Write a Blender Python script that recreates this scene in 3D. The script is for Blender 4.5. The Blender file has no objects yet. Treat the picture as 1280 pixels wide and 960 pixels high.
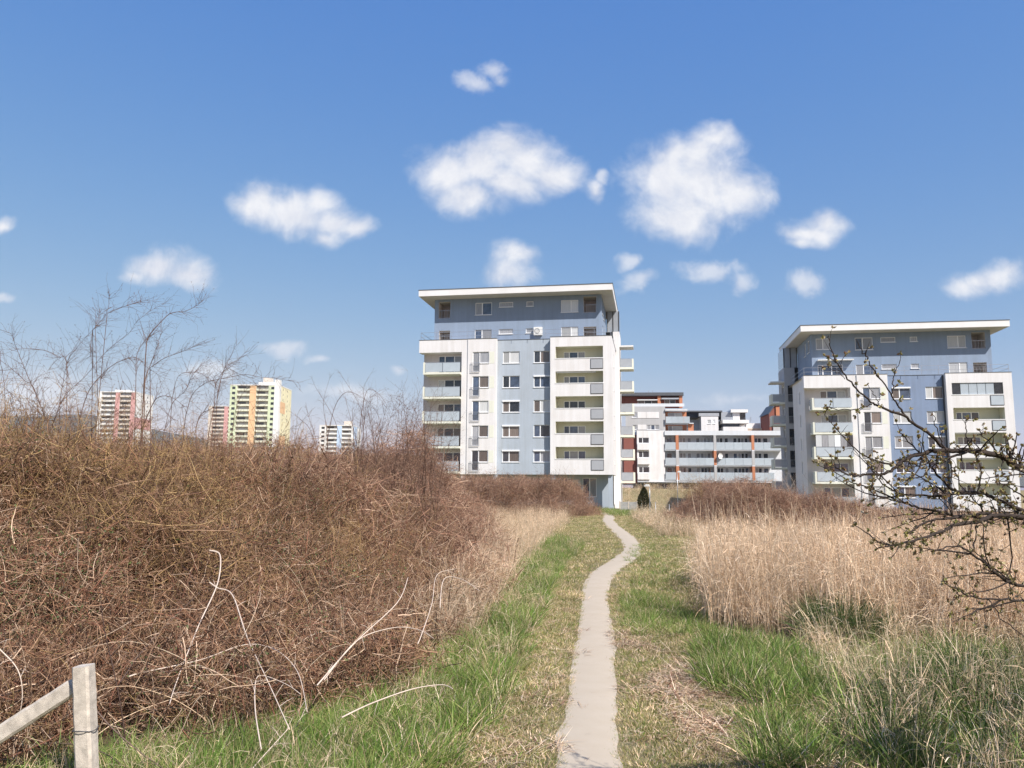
import bpy, math, random
import numpy as np
from mathutils import Matrix, Vector

sc = bpy.context.scene
COL = sc.collection

# ------------------------------------------------------------------ camera
F_PX, PITCH, ROLL, EYE = 1000.0, 0.128, 0.0064, 1.65
cam = bpy.data.cameras.new("camera")
cam.sensor_width = 36.0
cam.lens = 36.0 * F_PX / 1280.0
cam.clip_start = 0.05
cam.clip_end = 30000.0
cam_ob = bpy.data.objects.new("camera", cam)
COL.objects.link(cam_ob)
cam_ob.location = (0, 0, EYE)
cam_ob.rotation_euler = (Matrix.Rotation(math.pi / 2 + PITCH, 4, 'X') @ Matrix.Rotation(ROLL, 4, 'Z')).to_euler()
sc.camera = cam_ob

# ------------------------------------------------------------------ view transform
sc.view_settings.view_transform = 'Standard'
sc.view_settings.look = 'None'
sc.view_settings.exposure = 0.45
sc.view_settings.gamma = 1.0

# ------------------------------------------------------------------ sun and sky
SUN_EL, SUN_ROT = math.radians(46.0), math.radians(142.0)
sd = Vector((math.sin(SUN_ROT) * math.cos(SUN_EL), math.cos(SUN_ROT) * math.cos(SUN_EL), math.sin(SUN_EL)))
sun = bpy.data.lights.new("sun", 'SUN')
sun.energy = 5.0
sun.angle = math.radians(0.53)
sun.color = (1.0, 0.955, 0.90)
sun_ob = bpy.data.objects.new("sun", sun)
COL.objects.link(sun_ob)
sun_ob.location = (60, -60, 90)
sun_ob.rotation_euler = (-sd).to_track_quat('-Z', 'Y').to_euler()


def px_dir(px, py):
    a, b = px - 640.0, py - 480.0
    u = a * math.cos(ROLL) + b * math.sin(ROLL)
    v = -a * math.sin(ROLL) + b * math.cos(ROLL)
    xc, zc = u / F_PX, -v / F_PX
    cp, sp = math.cos(PITCH), math.sin(PITCH)
    return Vector((xc, cp - zc * sp, sp + zc * cp))


def at(px, py, Y):
    """The point at depth Y (metres north of the camera) seen at photo pixel (px, py)."""
    d = px_dir(px, py)
    return Vector((0, 0, EYE)) + d * (Y / d.y)


class NT:
    """small node-tree writer"""
    def __init__(self, tree):
        self.t = tree

    def n(self, kind, **kw):
        nd = self.t.nodes.new(kind)
        for k, v in kw.items():
            setattr(nd, k, v)
        return nd

    def link(self, a, b):
        self.t.links.new(a, b)

    def math(self, op, a, b=None, c=None, clamp=False):
        nd = self.n('ShaderNodeMath', operation=op)
        nd.use_clamp = clamp
        for i, v in enumerate((a, b, c)):
            if v is None:
                continue
            if isinstance(v, (int, float)):
                nd.inputs[i].default_value = v
            else:
                self.link(v, nd.inputs[i])
        return nd.outputs[0]

    def vmath(self, op, a, b=None):
        nd = self.n('ShaderNodeVectorMath', operation=op)
        for i, v in enumerate((a, b)):
            if v is None:
                continue
            if isinstance(v, (tuple, list)):
                nd.inputs[i].default_value = v
            else:
                self.link(v, nd.inputs[i])
        return nd

    def noise(self, vec, scale, detail=4, rough=0.55, dist=0.0):
        nd = self.n('ShaderNodeTexNoise')
        nd.inputs['Scale'].default_value = scale
        nd.inputs['Detail'].default_value = detail
        nd.inputs['Roughness'].default_value = rough
        nd.inputs['Distortion'].default_value = dist
        if vec is not None:
            self.link(vec, nd.inputs['Vector'])
        return nd

    def ramp(self, fac, stops, interp='LINEAR'):
        nd = self.n('ShaderNodeValToRGB')
        cr = nd.color_ramp
        cr.interpolation = interp
        while len(cr.elements) < len(stops):
            cr.elements.new(0.5)
        for e, (p, c) in zip(cr.elements, stops):
            e.position = p
            e.color = (*c, 1.0) if len(c) == 3 else c
        self.link(fac, nd.inputs[0])
        return nd.outputs[0]

    def mix(self, fac, a, b, blend='MIX'):
        nd = self.n('ShaderNodeMix', data_type='RGBA', blend_type=blend)
        for sock, v in ((nd.inputs[0], fac), (nd.inputs[6], a), (nd.inputs[7], b)):
            if isinstance(v, (int, float)):
                sock.default_value = v
            elif isinstance(v, (tuple, list)):
                sock.default_value = (*v, 1.0) if len(v) == 3 else v
            else:
                self.link(v, sock)
        return nd.outputs[2]


world = bpy.data.worlds.new("World")
sc.world = world
world.use_nodes = True
wt = NT(world.node_tree)
world.node_tree.nodes.clear()
sky = wt.n('ShaderNodeTexSky', sky_type='NISHITA')
sky.sun_disc = False
sky.sun_elevation = SUN_EL
sky.sun_rotation = SUN_ROT
sky.altitude = 200
sky.air_density = 1.0
sky.dust_density = 0.6
sky.ozone_density = 2.4
bg_sky = wt.n('ShaderNodeBackground')
bg_sky.inputs[1].default_value = 0.09
# the photograph's rendering of blue: the sky's own colour put through one tone curve per channel
ssep = wt.n('ShaderNodeSeparateColor')
wt.link(sky.outputs[0], ssep.inputs[0])
scmb = wt.n('ShaderNodeCombineColor')
for i_, (ex_, k_) in enumerate(((1.16, 0.80), (0.68, 1.48), (0.16, 4.27))):
    wt.link(wt.math('MULTIPLY', wt.math('POWER', ssep.outputs[i_], ex_), k_), scmb.inputs[i_])
wt.link(scmb.outputs[0], bg_sky.inputs[0])
# clouds: soft fair-weather puffs laid on the directions of the sky
CLOUDS = [  # photo px centre, half width, half height, strength
    (332, 256, 50, 38, 1), (372, 264, 52, 38, 1), (416, 274, 46, 26, .9), (403, 292, 30, 20, .75), (438, 279, 42, 20, .8), (402, 251, 38, 24, .8),
    (566, 216, 62, 48, 1), (618, 206, 66, 50, 1), (662, 198, 54, 42, 1), (596, 246, 66, 38, 1), (692, 214, 50, 32, .95), (645, 228, 58, 40, 1), (640, 184, 50, 30, .9),
    (826, 216, 70, 60, 1), (880, 234, 82, 68, 1), (846, 268, 74, 50, 1), (922, 242, 56, 44, .95), (882, 196, 58, 44, .9), (842, 196, 56, 42, .9), (900, 176, 42, 30, .78),
    (741, 240, 16, 22, .75), (752, 222, 10, 14, .5),
    (196, 332, 52, 30, 1), (242, 341, 46, 24, .9), (168, 344, 26, 14, .7),
    (645, 323, 46, 24, .8), (637, 343, 52, 24, .8),
    (622, 84, 22, 20, .55), (600, 101, 32, 16, .6), (628, 98, 18, 14, .5),
    (1034, 274, 42, 20, .85), (1012, 286, 52, 22, .9), (1000, 298, 34, 15, .75),
    (886, 338, 46, 18, .6), (920, 356, 22, 18, .55), (800, 352, 26, 14, .42), (782, 330, 15, 11, .5),
    (1236, 353, 58, 22, .75), (1262, 348, 34, 16, .66), (2, 281, 20, 18, .8), (4, 376, 18, 10, .5),
    (355, 437, 40, 12, .5), (402, 446, 18, 9, .35), (500, 468, 16, 8, .4), (452, 494, 80, 13, .38), (40, 486, 90, 40, .34), (1000, 356, 36, 20, .4),
    (1150, 520, 90, 30, .3), (250, 470, 60, 18, .3), (930, 505, 60, 14, .3),
]
tc = wt.n('ShaderNodeTexCoord')
sep = wt.n('ShaderNodeSeparateXYZ')
wt.link(tc.outputs['Generated'], sep.inputs[0])
ay = wt.math('MAXIMUM', wt.math('ABSOLUTE', sep.outputs[1]), 0.02)
cu = wt.math('DIVIDE', sep.outputs[0], ay)
cv = wt.math('DIVIDE', sep.outputs[2], ay)
comb = wt.n('ShaderNodeCombineXYZ')
wt.link(cu, comb.inputs[0]); wt.link(cv, comb.inputs[1]); wt.link(sep.outputs[1], comb.inputs[2])
warp = wt.noise(comb.outputs[0], 9.0, 3, .55)
wv = wt.vmath('SUBTRACT', warp.outputs['Color'], (0.5, 0.5, 0.5))
wv = wt.vmath('MULTIPLY', wv.outputs[0], (0.065, 0.055, 0.0))
pos = wt.vmath('ADD', comb.outputs[0], wv.outputs[0]).outputs[0]
acc = None
wisp = None
for (px, py, rw, rh, amp) in CLOUDS:
    d = px_dir(px, py)
    k = d.length_squared / d.y ** 2
    c0 = (d.x / d.y, d.z / d.y)
    su, sv = 1000.0 / rw / 1.0, 1000.0 / rh / 1.0
    v = wt.vmath('SUBTRACT', pos, (c0[0], c0[1], 0.0))
    v = wt.vmath('MULTIPLY', v.outputs[0], (su, sv, 0.0))
    ln = wt.vmath('LENGTH', v.outputs[0]).outputs['Value']
    f = wt.math('MULTIPLY_ADD', ln, -1.0, 1.0)
    if amp >= .65:
        f = wt.math('MULTIPLY', f, amp)
        acc = f if acc is None else wt.math('SMOOTH_MAX', acc, f, 0.34)
    else:
        wisp = f if wisp is None else wt.math('SMOOTH_MAX', wisp, f, 0.1)
fb = wt.noise(comb.outputs[0], 13.0, 9, .60, .3).outputs['Fac']
fine = wt.noise(comb.outputs[0], 46.0, 6, .62, .5).outputs['Fac']
dens = wt.math('ADD', acc, wt.math('MULTIPLY', wt.math('SUBTRACT', fb, 0.5), 1.25))
dens = wt.math('ADD', dens, wt.math('MULTIPLY', wt.math('SUBTRACT', fine, 0.5), 0.34))
mr = wt.n('ShaderNodeMapRange', interpolation_type='SMOOTHSTEP')
mr.inputs['From Min'].default_value = -0.02
mr.inputs['From Max'].default_value = 0.84
mr.inputs['To Max'].default_value = 0.94
wt.link(dens, mr.inputs['Value'])
wd_ = wt.math('ADD', wisp, wt.math('MULTIPLY', wt.math('SUBTRACT', fb, 0.5), 2.0))
wd_ = wt.math('ADD', wd_, wt.math('MULTIPLY', wt.math('SUBTRACT', fine, 0.5), 0.9))
mw = wt.n('ShaderNodeMapRange', interpolation_type='SMOOTHSTEP')
mw.inputs['From Min'].default_value = 0.0
mw.inputs['From Max'].default_value = 1.0
mw.inputs['To Max'].default_value = 0.62
wt.link(wd_, mw.inputs['Value'])
cover = wt.math('MAXIMUM', mr.outputs[0], mw.outputs[0])
up_pos = wt.vmath('ADD', comb.outputs[0], (0.012, 0.030, 0.0)).outputs[0]
fb_up = wt.noise(up_pos, 13.0, 9, .60, .3).outputs['Fac']
body = wt.math('MULTIPLY_ADD', wt.math('SUBTRACT', fb, fb_up), 3.4, 0.66, clamp=True)  # light from above and darker undersides painted into the cloud colour
ccol = wt.mix(body, (0.70, 0.73, 0.82), (0.93, 0.93, 0.95))
bg_cloud = wt.n('ShaderNodeBackground')
bg_cloud.inputs[1].default_value = 0.76
wt.link(ccol, bg_cloud.inputs[0])
wmix = wt.n('ShaderNodeMixShader')
wt.link(cover, wmix.inputs[0])
wt.link(bg_sky.outputs[0], wmix.inputs[1])
wt.link(bg_cloud.outputs[0], wmix.inputs[2])
wout = wt.n('ShaderNodeOutputWorld')
wt.link(wmix.outputs[0], wout.inputs[0])

# ------------------------------------------------------------------ materials
MATS = {}


def mat_plain(name, col, rough=0.75, spec=0.3, var=0.12, scale=1.5, metal=0.0, bump=0.0, bscale=60):
    m = bpy.data.materials.new(name)
    m.use_nodes = True
    t = NT(m.node_tree)
    b = m.node_tree.nodes['Principled BSDF']
    b.inputs['Roughness'].default_value = rough
    b.inputs['Specular IOR Level'].default_value = spec
    b.inputs['Metallic'].default_value = metal
    if var > 0:
        g = t.n('ShaderNodeNewGeometry')
        n1 = t.noise(g.outputs['Position'], scale, 5, .6)
        lo = tuple(c * (1 - var) for c in col)
        hi = tuple(min(1, c * (1 + var)) for c in col)
        t.link(t.ramp(n1.outputs['Fac'], [(0.3, lo), (0.7, hi)]), b.inputs['Base Color'])
        if bump > 0:
            n2 = t.noise(g.outputs['Position'], bscale, 4, .6)
            bp = t.n('ShaderNodeBump')
            bp.inputs['Strength'].default_value = bump
            bp.inputs['Distance'].default_value = 0.02
            t.link(n2.outputs['Fac'], bp.inputs['Height'])
            t.link(bp.outputs[0], b.inputs['Normal'])
    else:
        b.inputs['Base Color'].default_value = (*col, 1)
    MATS[name] = m
    return m


def mat_render(name, col, streak=0.10):
    """painted plaster: faint cloudiness and rain streaks running down"""
    m = bpy.data.materials.new(name)
    m.use_nodes = True
    t = NT(m.node_tree)
    b = m.node_tree.nodes['Principled BSDF']
    b.inputs['Roughness'].default_value = 0.85
    b.inputs['Specular IOR Level'].default_value = 0.2
    g = t.n('ShaderNodeNewGeometry')
    mp = t.n('ShaderNodeMapping')
    mp.inputs['Scale'].default_value = (2.2, 2.2, 0.12)
    t.link(g.outputs['Position'], mp.inputs['Vector'])
    s = t.noise(mp.outputs[0], 1.0, 5, .65).outputs['Fac']
    c = t.noise(g.outputs['Position'], 0.5, 4, .6).outputs['Fac']
    f = t.math('MULTIPLY_ADD', s, 0.6, t.math('MULTIPLY', c, 0.4))
    dirty = tuple(x * k for x, k in zip(col, (1 - streak * 1.2, 1 - streak * 1.35, 1 - streak * 1.6)))
    t.link(t.ramp(f, [(0.36, dirty), (0.58, col)]), b.inputs['Base Color'])
    MATS[name] = m
    return m


def mat_pane(name, col, rough=0.06, spec=0.6, streaks=0.0, flat=False):
    m = bpy.data.materials.new(name)
    m.use_nodes = True
    t = NT(m.node_tree)
    b = m.node_tree.nodes['Principled BSDF']
    b.inputs['Roughness'].default_value = rough
    b.inputs['Specular IOR Level'].default_value = spec
    b.inputs['Coat Weight'].default_value = 0.4
    b.inputs['Coat Roughness'].default_value = 0.03
    tco = t.n('ShaderNodeTexCoord')
    oi = t.n('ShaderNodeObjectInfo')
    if streaks > 0:   # folds of the curtain or slats of the blind seen behind the glass
        mp = t.n('ShaderNodeMapping')
        mp.inputs['Scale'].default_value = (14, 1, 0.7)
        t.link(tco.outputs['Object'], mp.inputs['Vector'])
        f = t.noise(mp.outputs[0], 1.3, 2, .5).outputs['Fac']
        c1 = t.ramp(f, [(0.3, tuple(c * (1 - streaks) for c in col)), (0.7, tuple(c * (1 + streaks * .6) for c in col))])
    else:
        f = t.noise(tco.outputs['Object'], 1.6, 3, .6).outputs['Fac']
        c1 = t.ramp(f, [(0.35, tuple(c * .55 for c in col)), (0.7, tuple(c * 1.3 for c in col))])
    if flat:
        c1 = t.ramp(f, [(0.3, tuple(c * .94 for c in col)), (0.7, tuple(c * 1.05 for c in col))])
    k = t.math('MULTIPLY_ADD', oi.outputs['Random'], 0.14 if flat else 0.7, 0.93 if flat else 0.65)
    cc = t.n('ShaderNodeCombineColor')
    for i in range(3):
        t.link(k, cc.inputs[i])
    t.link(t.mix(1.0, c1, cc.outputs[0], 'MULTIPLY'), b.inputs['Base Color'])
    MATS[name] = m
    return m


mat_render("white_render", (0.755, 0.735, 0.73), .10)
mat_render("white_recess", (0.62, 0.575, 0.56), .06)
mat_render("blue_render", (0.41, 0.46, 0.52), .11)
mat_render("deep_blue_render", (0.225, 0.285, 0.405), .10)
mat_render("pent_render", (0.26, 0.325, 0.43), .10)
mat_render("pale_green_render", (0.60, 0.59, 0.48), .05)
mat_render("pale_yellow", (0.73, 0.73, 0.63), .06)
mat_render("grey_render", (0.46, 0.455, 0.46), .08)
mat_render("cool_white", (0.64, 0.66, 0.69), .06)
mat_render("orange_render", (0.52, 0.22, 0.125), .10)
mat_render("red_render", (0.26, 0.10, 0.08), .10)
mat_render("dark_grey_render", (0.09, 0.10, 0.125), .1)
mat_render("pink_render", (0.60, 0.47, 0.38), .1)
mat_render("ground_floor_grey", (0.17, 0.175, 0.20), .1)
mat_plain("soffit", (0.60, 0.56, 0.52), .8, .2, .08, .8)
mat_plain("roof_white", (0.755, 0.735, 0.715), .6, .3, .05, .6)
mat_plain("roof_edge", (0.10, 0.105, 0.115), .5, .4, .1, 2)
mat_plain("window_frame", (0.82, 0.82, 0.82), .4, .4, .03, 3)
mat_plain("grey_panel", (0.37, 0.38, 0.40), .45, .4, .05, 1.2)
mat_plain("steel", (0.42, 0.43, 0.45), .35, .5, .08, 4, metal=.7)
mat_plain("dark_metal", (0.06, 0.06, 0.065), .5, .4, .1, 4)
mat_plain("terrace_floor", (0.34, 0.33, 0.32), .85, .2, .15, 1.5)
mat_plain("ac_white", (0.78, 0.77, 0.74), .45, .4, .04, 4)
mat_pane("pane_dark", (0.035, 0.038, 0.045))
mat_pane("pane_blue", (0.075, 0.10, 0.155))
mat_pane("pane_curtain", (0.33, 0.33, 0.345), .12, .5, .22)
mat_pane("pane_blind", (0.50, 0.50, 0.49), .16, .5, .10)
mat_pane("pane_brown", (0.17, 0.135, 0.115), .12, .5, .25)
mat_pane("pane_white", (0.66, 0.67, 0.68), .2, .5, .06)
mat_pane("balustrade_glass", (0.43, 0.48, 0.52), .15, .5, flat=True)
mat_pane("balustrade_grey", (0.34, 0.36, 0.39), .15, .5, flat=True)
mat_plain("concrete", (0.54, 0.475, 0.40), .9, .2, .25, 22, bump=.35, bscale=260)
mat_plain("old_grey_wall", (0.34, 0.33, 0.31), .9, .2, .2, 3, bump=.3)
mat_plain("bark_branch", (0.052, 0.038, 0.031), .85, .25, .35, 30, bump=.6, bscale=180)
mat_plain("bark_twig", (0.15, 0.088, 0.062), .8, .25, .3, 8)
mat_plain("cane_pale", (0.62, 0.50, 0.40), .55, .4, .18, 10)
mat_plain("cane_brown", (0.13, 0.085, 0.065), .6, .35, .3, 8)
mat_plain("car_red", (0.42, 0.02, 0.025), .25, .5, .04, 2)
mat_plain("car_glass", (0.02, 0.022, 0.025), .05, .6, 0)
mat_plain("rubber", (0.02, 0.02, 0.021), .8, .2, .1, 10)
mat_plain("lamp_white", (0.80, 0.80, 0.80), .3, .5, .02, 4)
mat_plain("pale_green_panel", (0.57, 0.63, 0.43), .8, .2, .08, .2)  # far block colours mixed toward white, distance haze put into the paint
mat_plain("pale_lime", (0.66, 0.66, 0.53), .8, .2, .08, .2)
mat_plain("far_orange", (0.72, 0.47, 0.27), .8, .2, .08, .2)
mat_plain("far_yellow", (0.74, 0.68, 0.45), .8, .2, .08, .2)
mat_plain("far_white", (0.72, 0.71, 0.68), .8, .2, .08, .2)
mat_plain("far_red", (0.57, 0.32, 0.30), .8, .2, .1, .2)
mat_plain("far_blue", (0.46, 0.58, 0.74), .8, .2, .08, .2)
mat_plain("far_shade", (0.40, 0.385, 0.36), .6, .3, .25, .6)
mat_plain("far_cream", (0.62, 0.55, 0.47), .8, .2, .1, .2)


def mat_foliage():
    m = bpy.data.materials.new("dry_and_green_stems")
    m.use_nodes = True
    t = NT(m.node_tree)
    m.node_tree.nodes.clear()
    at_ = t.n('ShaderNodeAttribute', attribute_name='tint')
    oi = t.n('ShaderNodeObjectInfo')
    g = t.n('ShaderNodeNewGeometry')
    n = t.noise(g.outputs['Position'], 0.9, 3, .6).outputs['Fac']
    k = t.math('MULTIPLY', t.math('MULTIPLY_ADD', oi.outputs['Random'], 0.5, 0.75), t.math('MULTIPLY_ADD', n, 0.9, 0.55))
    cc = t.n('ShaderNodeCombineColor')
    for i in range(3):
        t.link(k, cc.inputs[i])
    col = t.mix(1.0, at_.outputs['Color'], cc.outputs[0], 'MULTIPLY')
    b = t.n('ShaderNodeBsdfPrincipled')
    b.inputs['Roughness'].default_value = 0.6
    b.inputs['Specular IOR Level'].default_value = 0.3
    t.link(col, b.inputs['Base Color'])
    tr = t.n('ShaderNodeBsdfTranslucent')
    t.link(col, tr.inputs[0])
    mx = t.n('ShaderNodeMixShader')
    mx.inputs[0].default_value = 0.13
    t.link(b.outputs[0], mx.inputs[1])
    t.link(tr.outputs[0], mx.inputs[2])
    o = t.n('ShaderNodeOutputMaterial')
    t.link(mx.outputs[0], o.inputs[0])
    MATS["foliage"] = m


mat_foliage()

# ------------------------------------------------------------------ mesh helpers


def M4(o=None, a=(1, 0, 0), c=(0, 1, 0), b=(0, 0, 1)):
    m = Matrix(((a[0], c[0], b[0], 0), (a[1], c[1], b[1], 0), (a[2], c[2], b[2], 0), (0, 0, 0, 1)))
    return (Matrix.Translation(o) if o else Matrix.Identity(4)) @ m


FRONT = M4()                                             # a = along facade, c = inward, b = up


def right_face(s): return M4((s, 0, 0), (0, 1, 0), (-1, 0, 0))       # a = going back


def left_face(s): return M4((s, 0, 0), (0, -1, 0), (1, 0, 0))        # a = coming forward (a = -t)


class MB:
    def __init__(self):
        self.v, self.f, self.s, self.names = [], [], [], []

    def slot(self, mat):
        if mat not in self.names:
            self.names.append(mat)
        return self.names.index(mat)

    def quad(self, pts, mat, M=None):
        i = len(self.v)
        self.v += [tuple(M @ Vector(p)) if M else tuple(p) for p in pts]
        self.f.append(tuple(range(i, i + len(pts))))
        self.s.append(self.slot(mat))

    def box(self, x0, x1, y0, y1, z0, z1, mat, M=None):
        p = [(x0, y0, z0), (x1, y0, z0), (x1, y1, z0), (x0, y1, z0), (x0, y0, z1), (x1, y0, z1), (x1, y1, z1), (x0, y1, z1)]
        i = len(self.v)
        self.v += [tuple(M @ Vector(q)) if M else q for q in p]
        for f in ((0, 3, 2, 1), (4, 5, 6, 7), (0, 1, 5, 4), (1, 2, 6, 5), (2, 3, 7, 6), (3, 0, 4, 7)):
            self.f.append(tuple(i + k for k in f))
            self.s.append(self.slot(mat))

    def wall(self, M, a0, a1, b0, b1, mat, holes=(), c=0.0, reveal=None):
        """a wall face with openings; each opening is (a0, a1, b0, b1, depth) and gets its reveals"""
        A = sorted({a0, a1, *[min(max(h[k], a0), a1) for h in holes for k in (0, 1)]})
        B = sorted({b0, b1, *[min(max(h[k], b0), b1) for h in holes for k in (2, 3)]})
        for j in range(len(B) - 1):
            i = 0
            while i < len(A) - 1:
                def solid(ii):
                    ca, cb = (A[ii] + A[ii + 1]) / 2, (B[j] + B[j + 1]) / 2
                    return not any(h[0] < ca < h[1] and h[2] < cb < h[3] for h in holes)
                if not solid(i):
                    i += 1
                    continue
                k = i
                while k < len(A) - 1 and solid(k):
                    k += 1
                self.quad([(A[i], c, B[j]), (A[k], c, B[j]), (A[k], c, B[j + 1]), (A[i], c, B[j + 1])], mat, M)
                i = k
        for h in holes:
            x0, x1, z0, z1, d = h[:5]
            rm = h[5] if len(h) > 5 else (reveal or mat)
            self.quad([(x0, c, z0), (x0, c + d, z0), (x0, c + d, z1), (x0, c, z1)], rm, M)
            self.quad([(x1, c, z0), (x1, c, z1), (x1, c + d, z1), (x1, c + d, z0)], rm, M)
            self.quad([(x0, c, z0), (x1, c, z0), (x1, c + d, z0), (x0, c + d, z0)], rm, M)
            self.quad([(x0, c, z1), (x0, c + d, z1), (x1, c + d, z1), (x1, c, z1)], rm, M)

    def mesh(self, name):
        me = bpy.data.meshes.new(name)
        me.from_pydata(self.v, [], self.f)
        for n in self.names:
            me.materials.append(MATS[n])
        if len(self.names) > 1:
            me.polygons.foreach_set('material_index', self.s)
        me.update()
        return me

    def build(self, name, parent=None, M=None, **props):
        return place(name, self.mesh(name), parent, M, **props)


def place(name, me, parent=None, M=None, **props):
    o = bpy.data.objects.new(name, me)
    COL.objects.link(o)
    if parent is not None:
        o.parent = parent
    if M is not None:
        o.matrix_basis = M
    for k, v in props.items():
        o[k] = v
    return o


def thing(name, label, cat, loc=(0, 0, 0), rz=0.0, group=None):
    o = bpy.data.objects.new(name, None)
    o.empty_display_size = 0.2
    COL.objects.link(o)
    o.location = loc
    o.rotation_euler = (0, 0, rz)
    o['label'] = label
    o['category'] = cat
    if group:
        o['group'] = group
    return o


CACHE = {}


def box_mesh(name, w, d, h, mat):
    """a box from the origin, shared between alike pieces"""
    key = (name, round(w, 3), round(d, 3), round(h, 3), mat)
    if key not in CACHE:
        mb = MB()
        mb.box(0, w, 0, d, 0, h, mat)
        CACHE[key] = mb.mesh(name)
    return CACHE[key]


def piece(name, parent, M, a0, a1, c0, c1, b0, b1, mat, **props):
    return place(name, box_mesh(name, a1 - a0, c1 - c0, b1 - b0, mat), parent, M @ Matrix.Translation((a0, c0, b0)), **props)


def window(parent, M, a0, a1, b0, b1, c, splits=(0.5,), kinds=('pane_dark',), sill=True, box=0.0, fw=0.07, frame='window_frame'):
    """window > pane, sill, shutter_box; the frame's own mesh is the window"""
    w, h = a1 - a0, b1 - b0
    key = ('window', round(w, 3), round(h, 3), tuple(round(x, 3) for x in splits), fw, frame)
    d = 0.07
    if key not in CACHE:
        mb = MB()
        mb.box(0, w, 0, d, 0, fw, frame)
        mb.box(0, w, 0, d, h - fw, h, frame)
        mb.box(0, fw, 0, d, fw, h - fw, frame)
        mb.box(w - fw, w, 0, d, fw, h - fw, frame)
        for x in splits:
            mb.box(x * w - fw * .8, x * w + fw * .8, -0.004, d + 0.004, fw, h - fw, frame)
        CACHE[key] = mb.mesh('window')
    win = place('window', CACHE[key], parent, M @ Matrix.Translation((a0, c, b0)))
    xs = [0.0, *splits, 1.0]
    for i in range(len(xs) - 1):
        p0 = xs[i] * w + fw * (1 if i == 0 else .8)
        p1 = xs[i + 1] * w - fw * (1 if i == len(xs) - 2 else .8)
        k = kinds[i % len(kinds)]
        place('pane', box_mesh('pane', p1 - p0, 0.02, h - 2 * fw, k), win, Matrix.Translation((p0, 0.028, fw)))
    if sill:
        place('sill', box_mesh('sill', w + .12, .16, .05, 'window_frame'), win, Matrix.Translation((-.06, -.15, -.052)))
    if box:
        place('shutter_box', box_mesh('shutter_box', w, .12, box, 'window_frame'), win, Matrix.Translation((0, -.10, h + .002)))
    return win


rng = random.Random(7)
KIND = ['pane_dark', 'pane_blue', 'pane_blue', 'pane_curtain', 'pane_brown', 'pane_blind']


def kinds(n, pool=KIND): return tuple(rng.choice(pool) for _ in range(n))


# ------------------------------------------------------------------ ground
def sstep(t):
    t = np.clip(t, 0, 1)
    return t * t * (3 - 2 * t)


def gz(x, y):
    x = np.asarray(x, float); y = np.asarray(y, float)
    fall = -4.5 * sstep((x - 3) / 42) * sstep((y - 8) / 78) - 0.35 * sstep((y - 40) / 45)
    B = sstep((y - 104) / 36)
    z = fall * (1 - B) + 1.5 * B * sstep((x + 20) / 30)
    z = z + 0.052 * np.maximum(0, y - 95) * sstep((-x - 8) / 40) * (1 - 0.55 * sstep((y - 420) / 900))
    z = z + 0.015 * np.sin(x * 1.3 + 0.4 * y) * np.sin(y * .9) * sstep((np.abs(x - 1.2) - 1) / 3)
    return z


def axis(segs):
    out = [segs[0][0]]
    for a, b, n in segs:
        out += list(np.linspace(a, b, n + 1)[1:])
    return np.array(out)


GX = axis([(-6500, -900, 10), (-900, -150, 12), (-150, -30, 16), (-30, -6, 24), (-6, 8, 56), (8, 40, 32), (40, 150, 16), (150, 900, 12), (900, 6500, 10)])
GY = axis([(-120, -10, 8), (-10, 2, 10), (2, 14, 48), (14, 45, 50), (45, 160, 46), (160, 700, 24), (700, 6000, 20)])
XX, YY = np.meshgrid(GX, GY)
ZZ = gz(XX, YY)
nx, ny = len(GX), len(GY)
gv = np.stack([XX.ravel(), YY.ravel(), ZZ.ravel()], 1)
ii = (np.arange(ny - 1)[:, None] * nx + np.arange(nx - 1)[None, :]).ravel()
gf = np.stack([ii, ii + 1, ii + nx + 1, ii + nx], 1)

PATH = [(736, 1010, 70), (736, 960, 63), (738, 925, 58), (740, 890, 51), (743, 850, 44), (744.5, 810, 38), (745, 780, 33), (744, 755, 27.5), (744.5, 738, 26), (750, 722, 25.5),
        (762, 710, 24), (776, 702, 22), (787, 693, 20), (791.5, 684, 17.5), (787, 675.5, 16), (776.5, 665.5, 14), (766, 657.5, 12.5), (760.5, 651, 12), (761.5, 646.5, 11), (757, 641.5, 9)]


def on_ground(px, py):
    d = px_dir(px, py)
    lo, hi = 1.0, 400.0
    for _ in range(60):      # first crossing by marching then bisection
        mid = (lo + hi) / 2
        p = Vector((0, 0, EYE)) + d * (mid / d.y)
        if p.z > float(gz(p.x, p.y)):
            lo = mid
        else:
            hi = mid
    return Vector((0, 0, EYE)) + d * (lo / d.y)


pc = []
for (px, py, w) in PATH:
    p = on_ground(px, py)
    pc.append((p.x, p.y, w * p.y / 1000.0))
pc.insert(0, (pc[0][0] - .25, 2.2, pc[0][2]))
pc.insert(0, (pc[0][0] - .4, -1.0, pc[0][2]))
pc = np.array(pc)


def smooth_poly(P, n):
    t = np.concatenate([[0], np.cumsum(np.linalg.norm(np.diff(P[:, :2], axis=0), axis=1) ** .5)])
    tt = np.linspace(0, t[-1], n)
    out = np.stack([np.interp(tt, t, P[:, k]) for k in range(P.shape[1])], 1)
    for _ in range(3):
        out[1:-1] = (out[:-2] + 2 * out[1:-1] + out[2:]) / 4
    return out


PC = smooth_poly(pc, 360)


def path_dist(x, y):
    x = np.asarray(x); y = np.asarray(y)
    d = np.full(x.shape, 1e9)
    for (x0, y0, w0), (x1, y1, w1) in zip(PC[:-2:2], PC[2::2]):
        vx, vy = x1 - x0, y1 - y0
        k = np.clip(((x - x0) * vx + (y - y0) * vy) / (vx * vx + vy * vy + 1e-9), 0, 1)
        d = np.minimum(d, np.hypot(x - x0 - k * vx, y - y0 - k * vy) - (w0 + (w1 - w0) * k) * .5)
    return d


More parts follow.
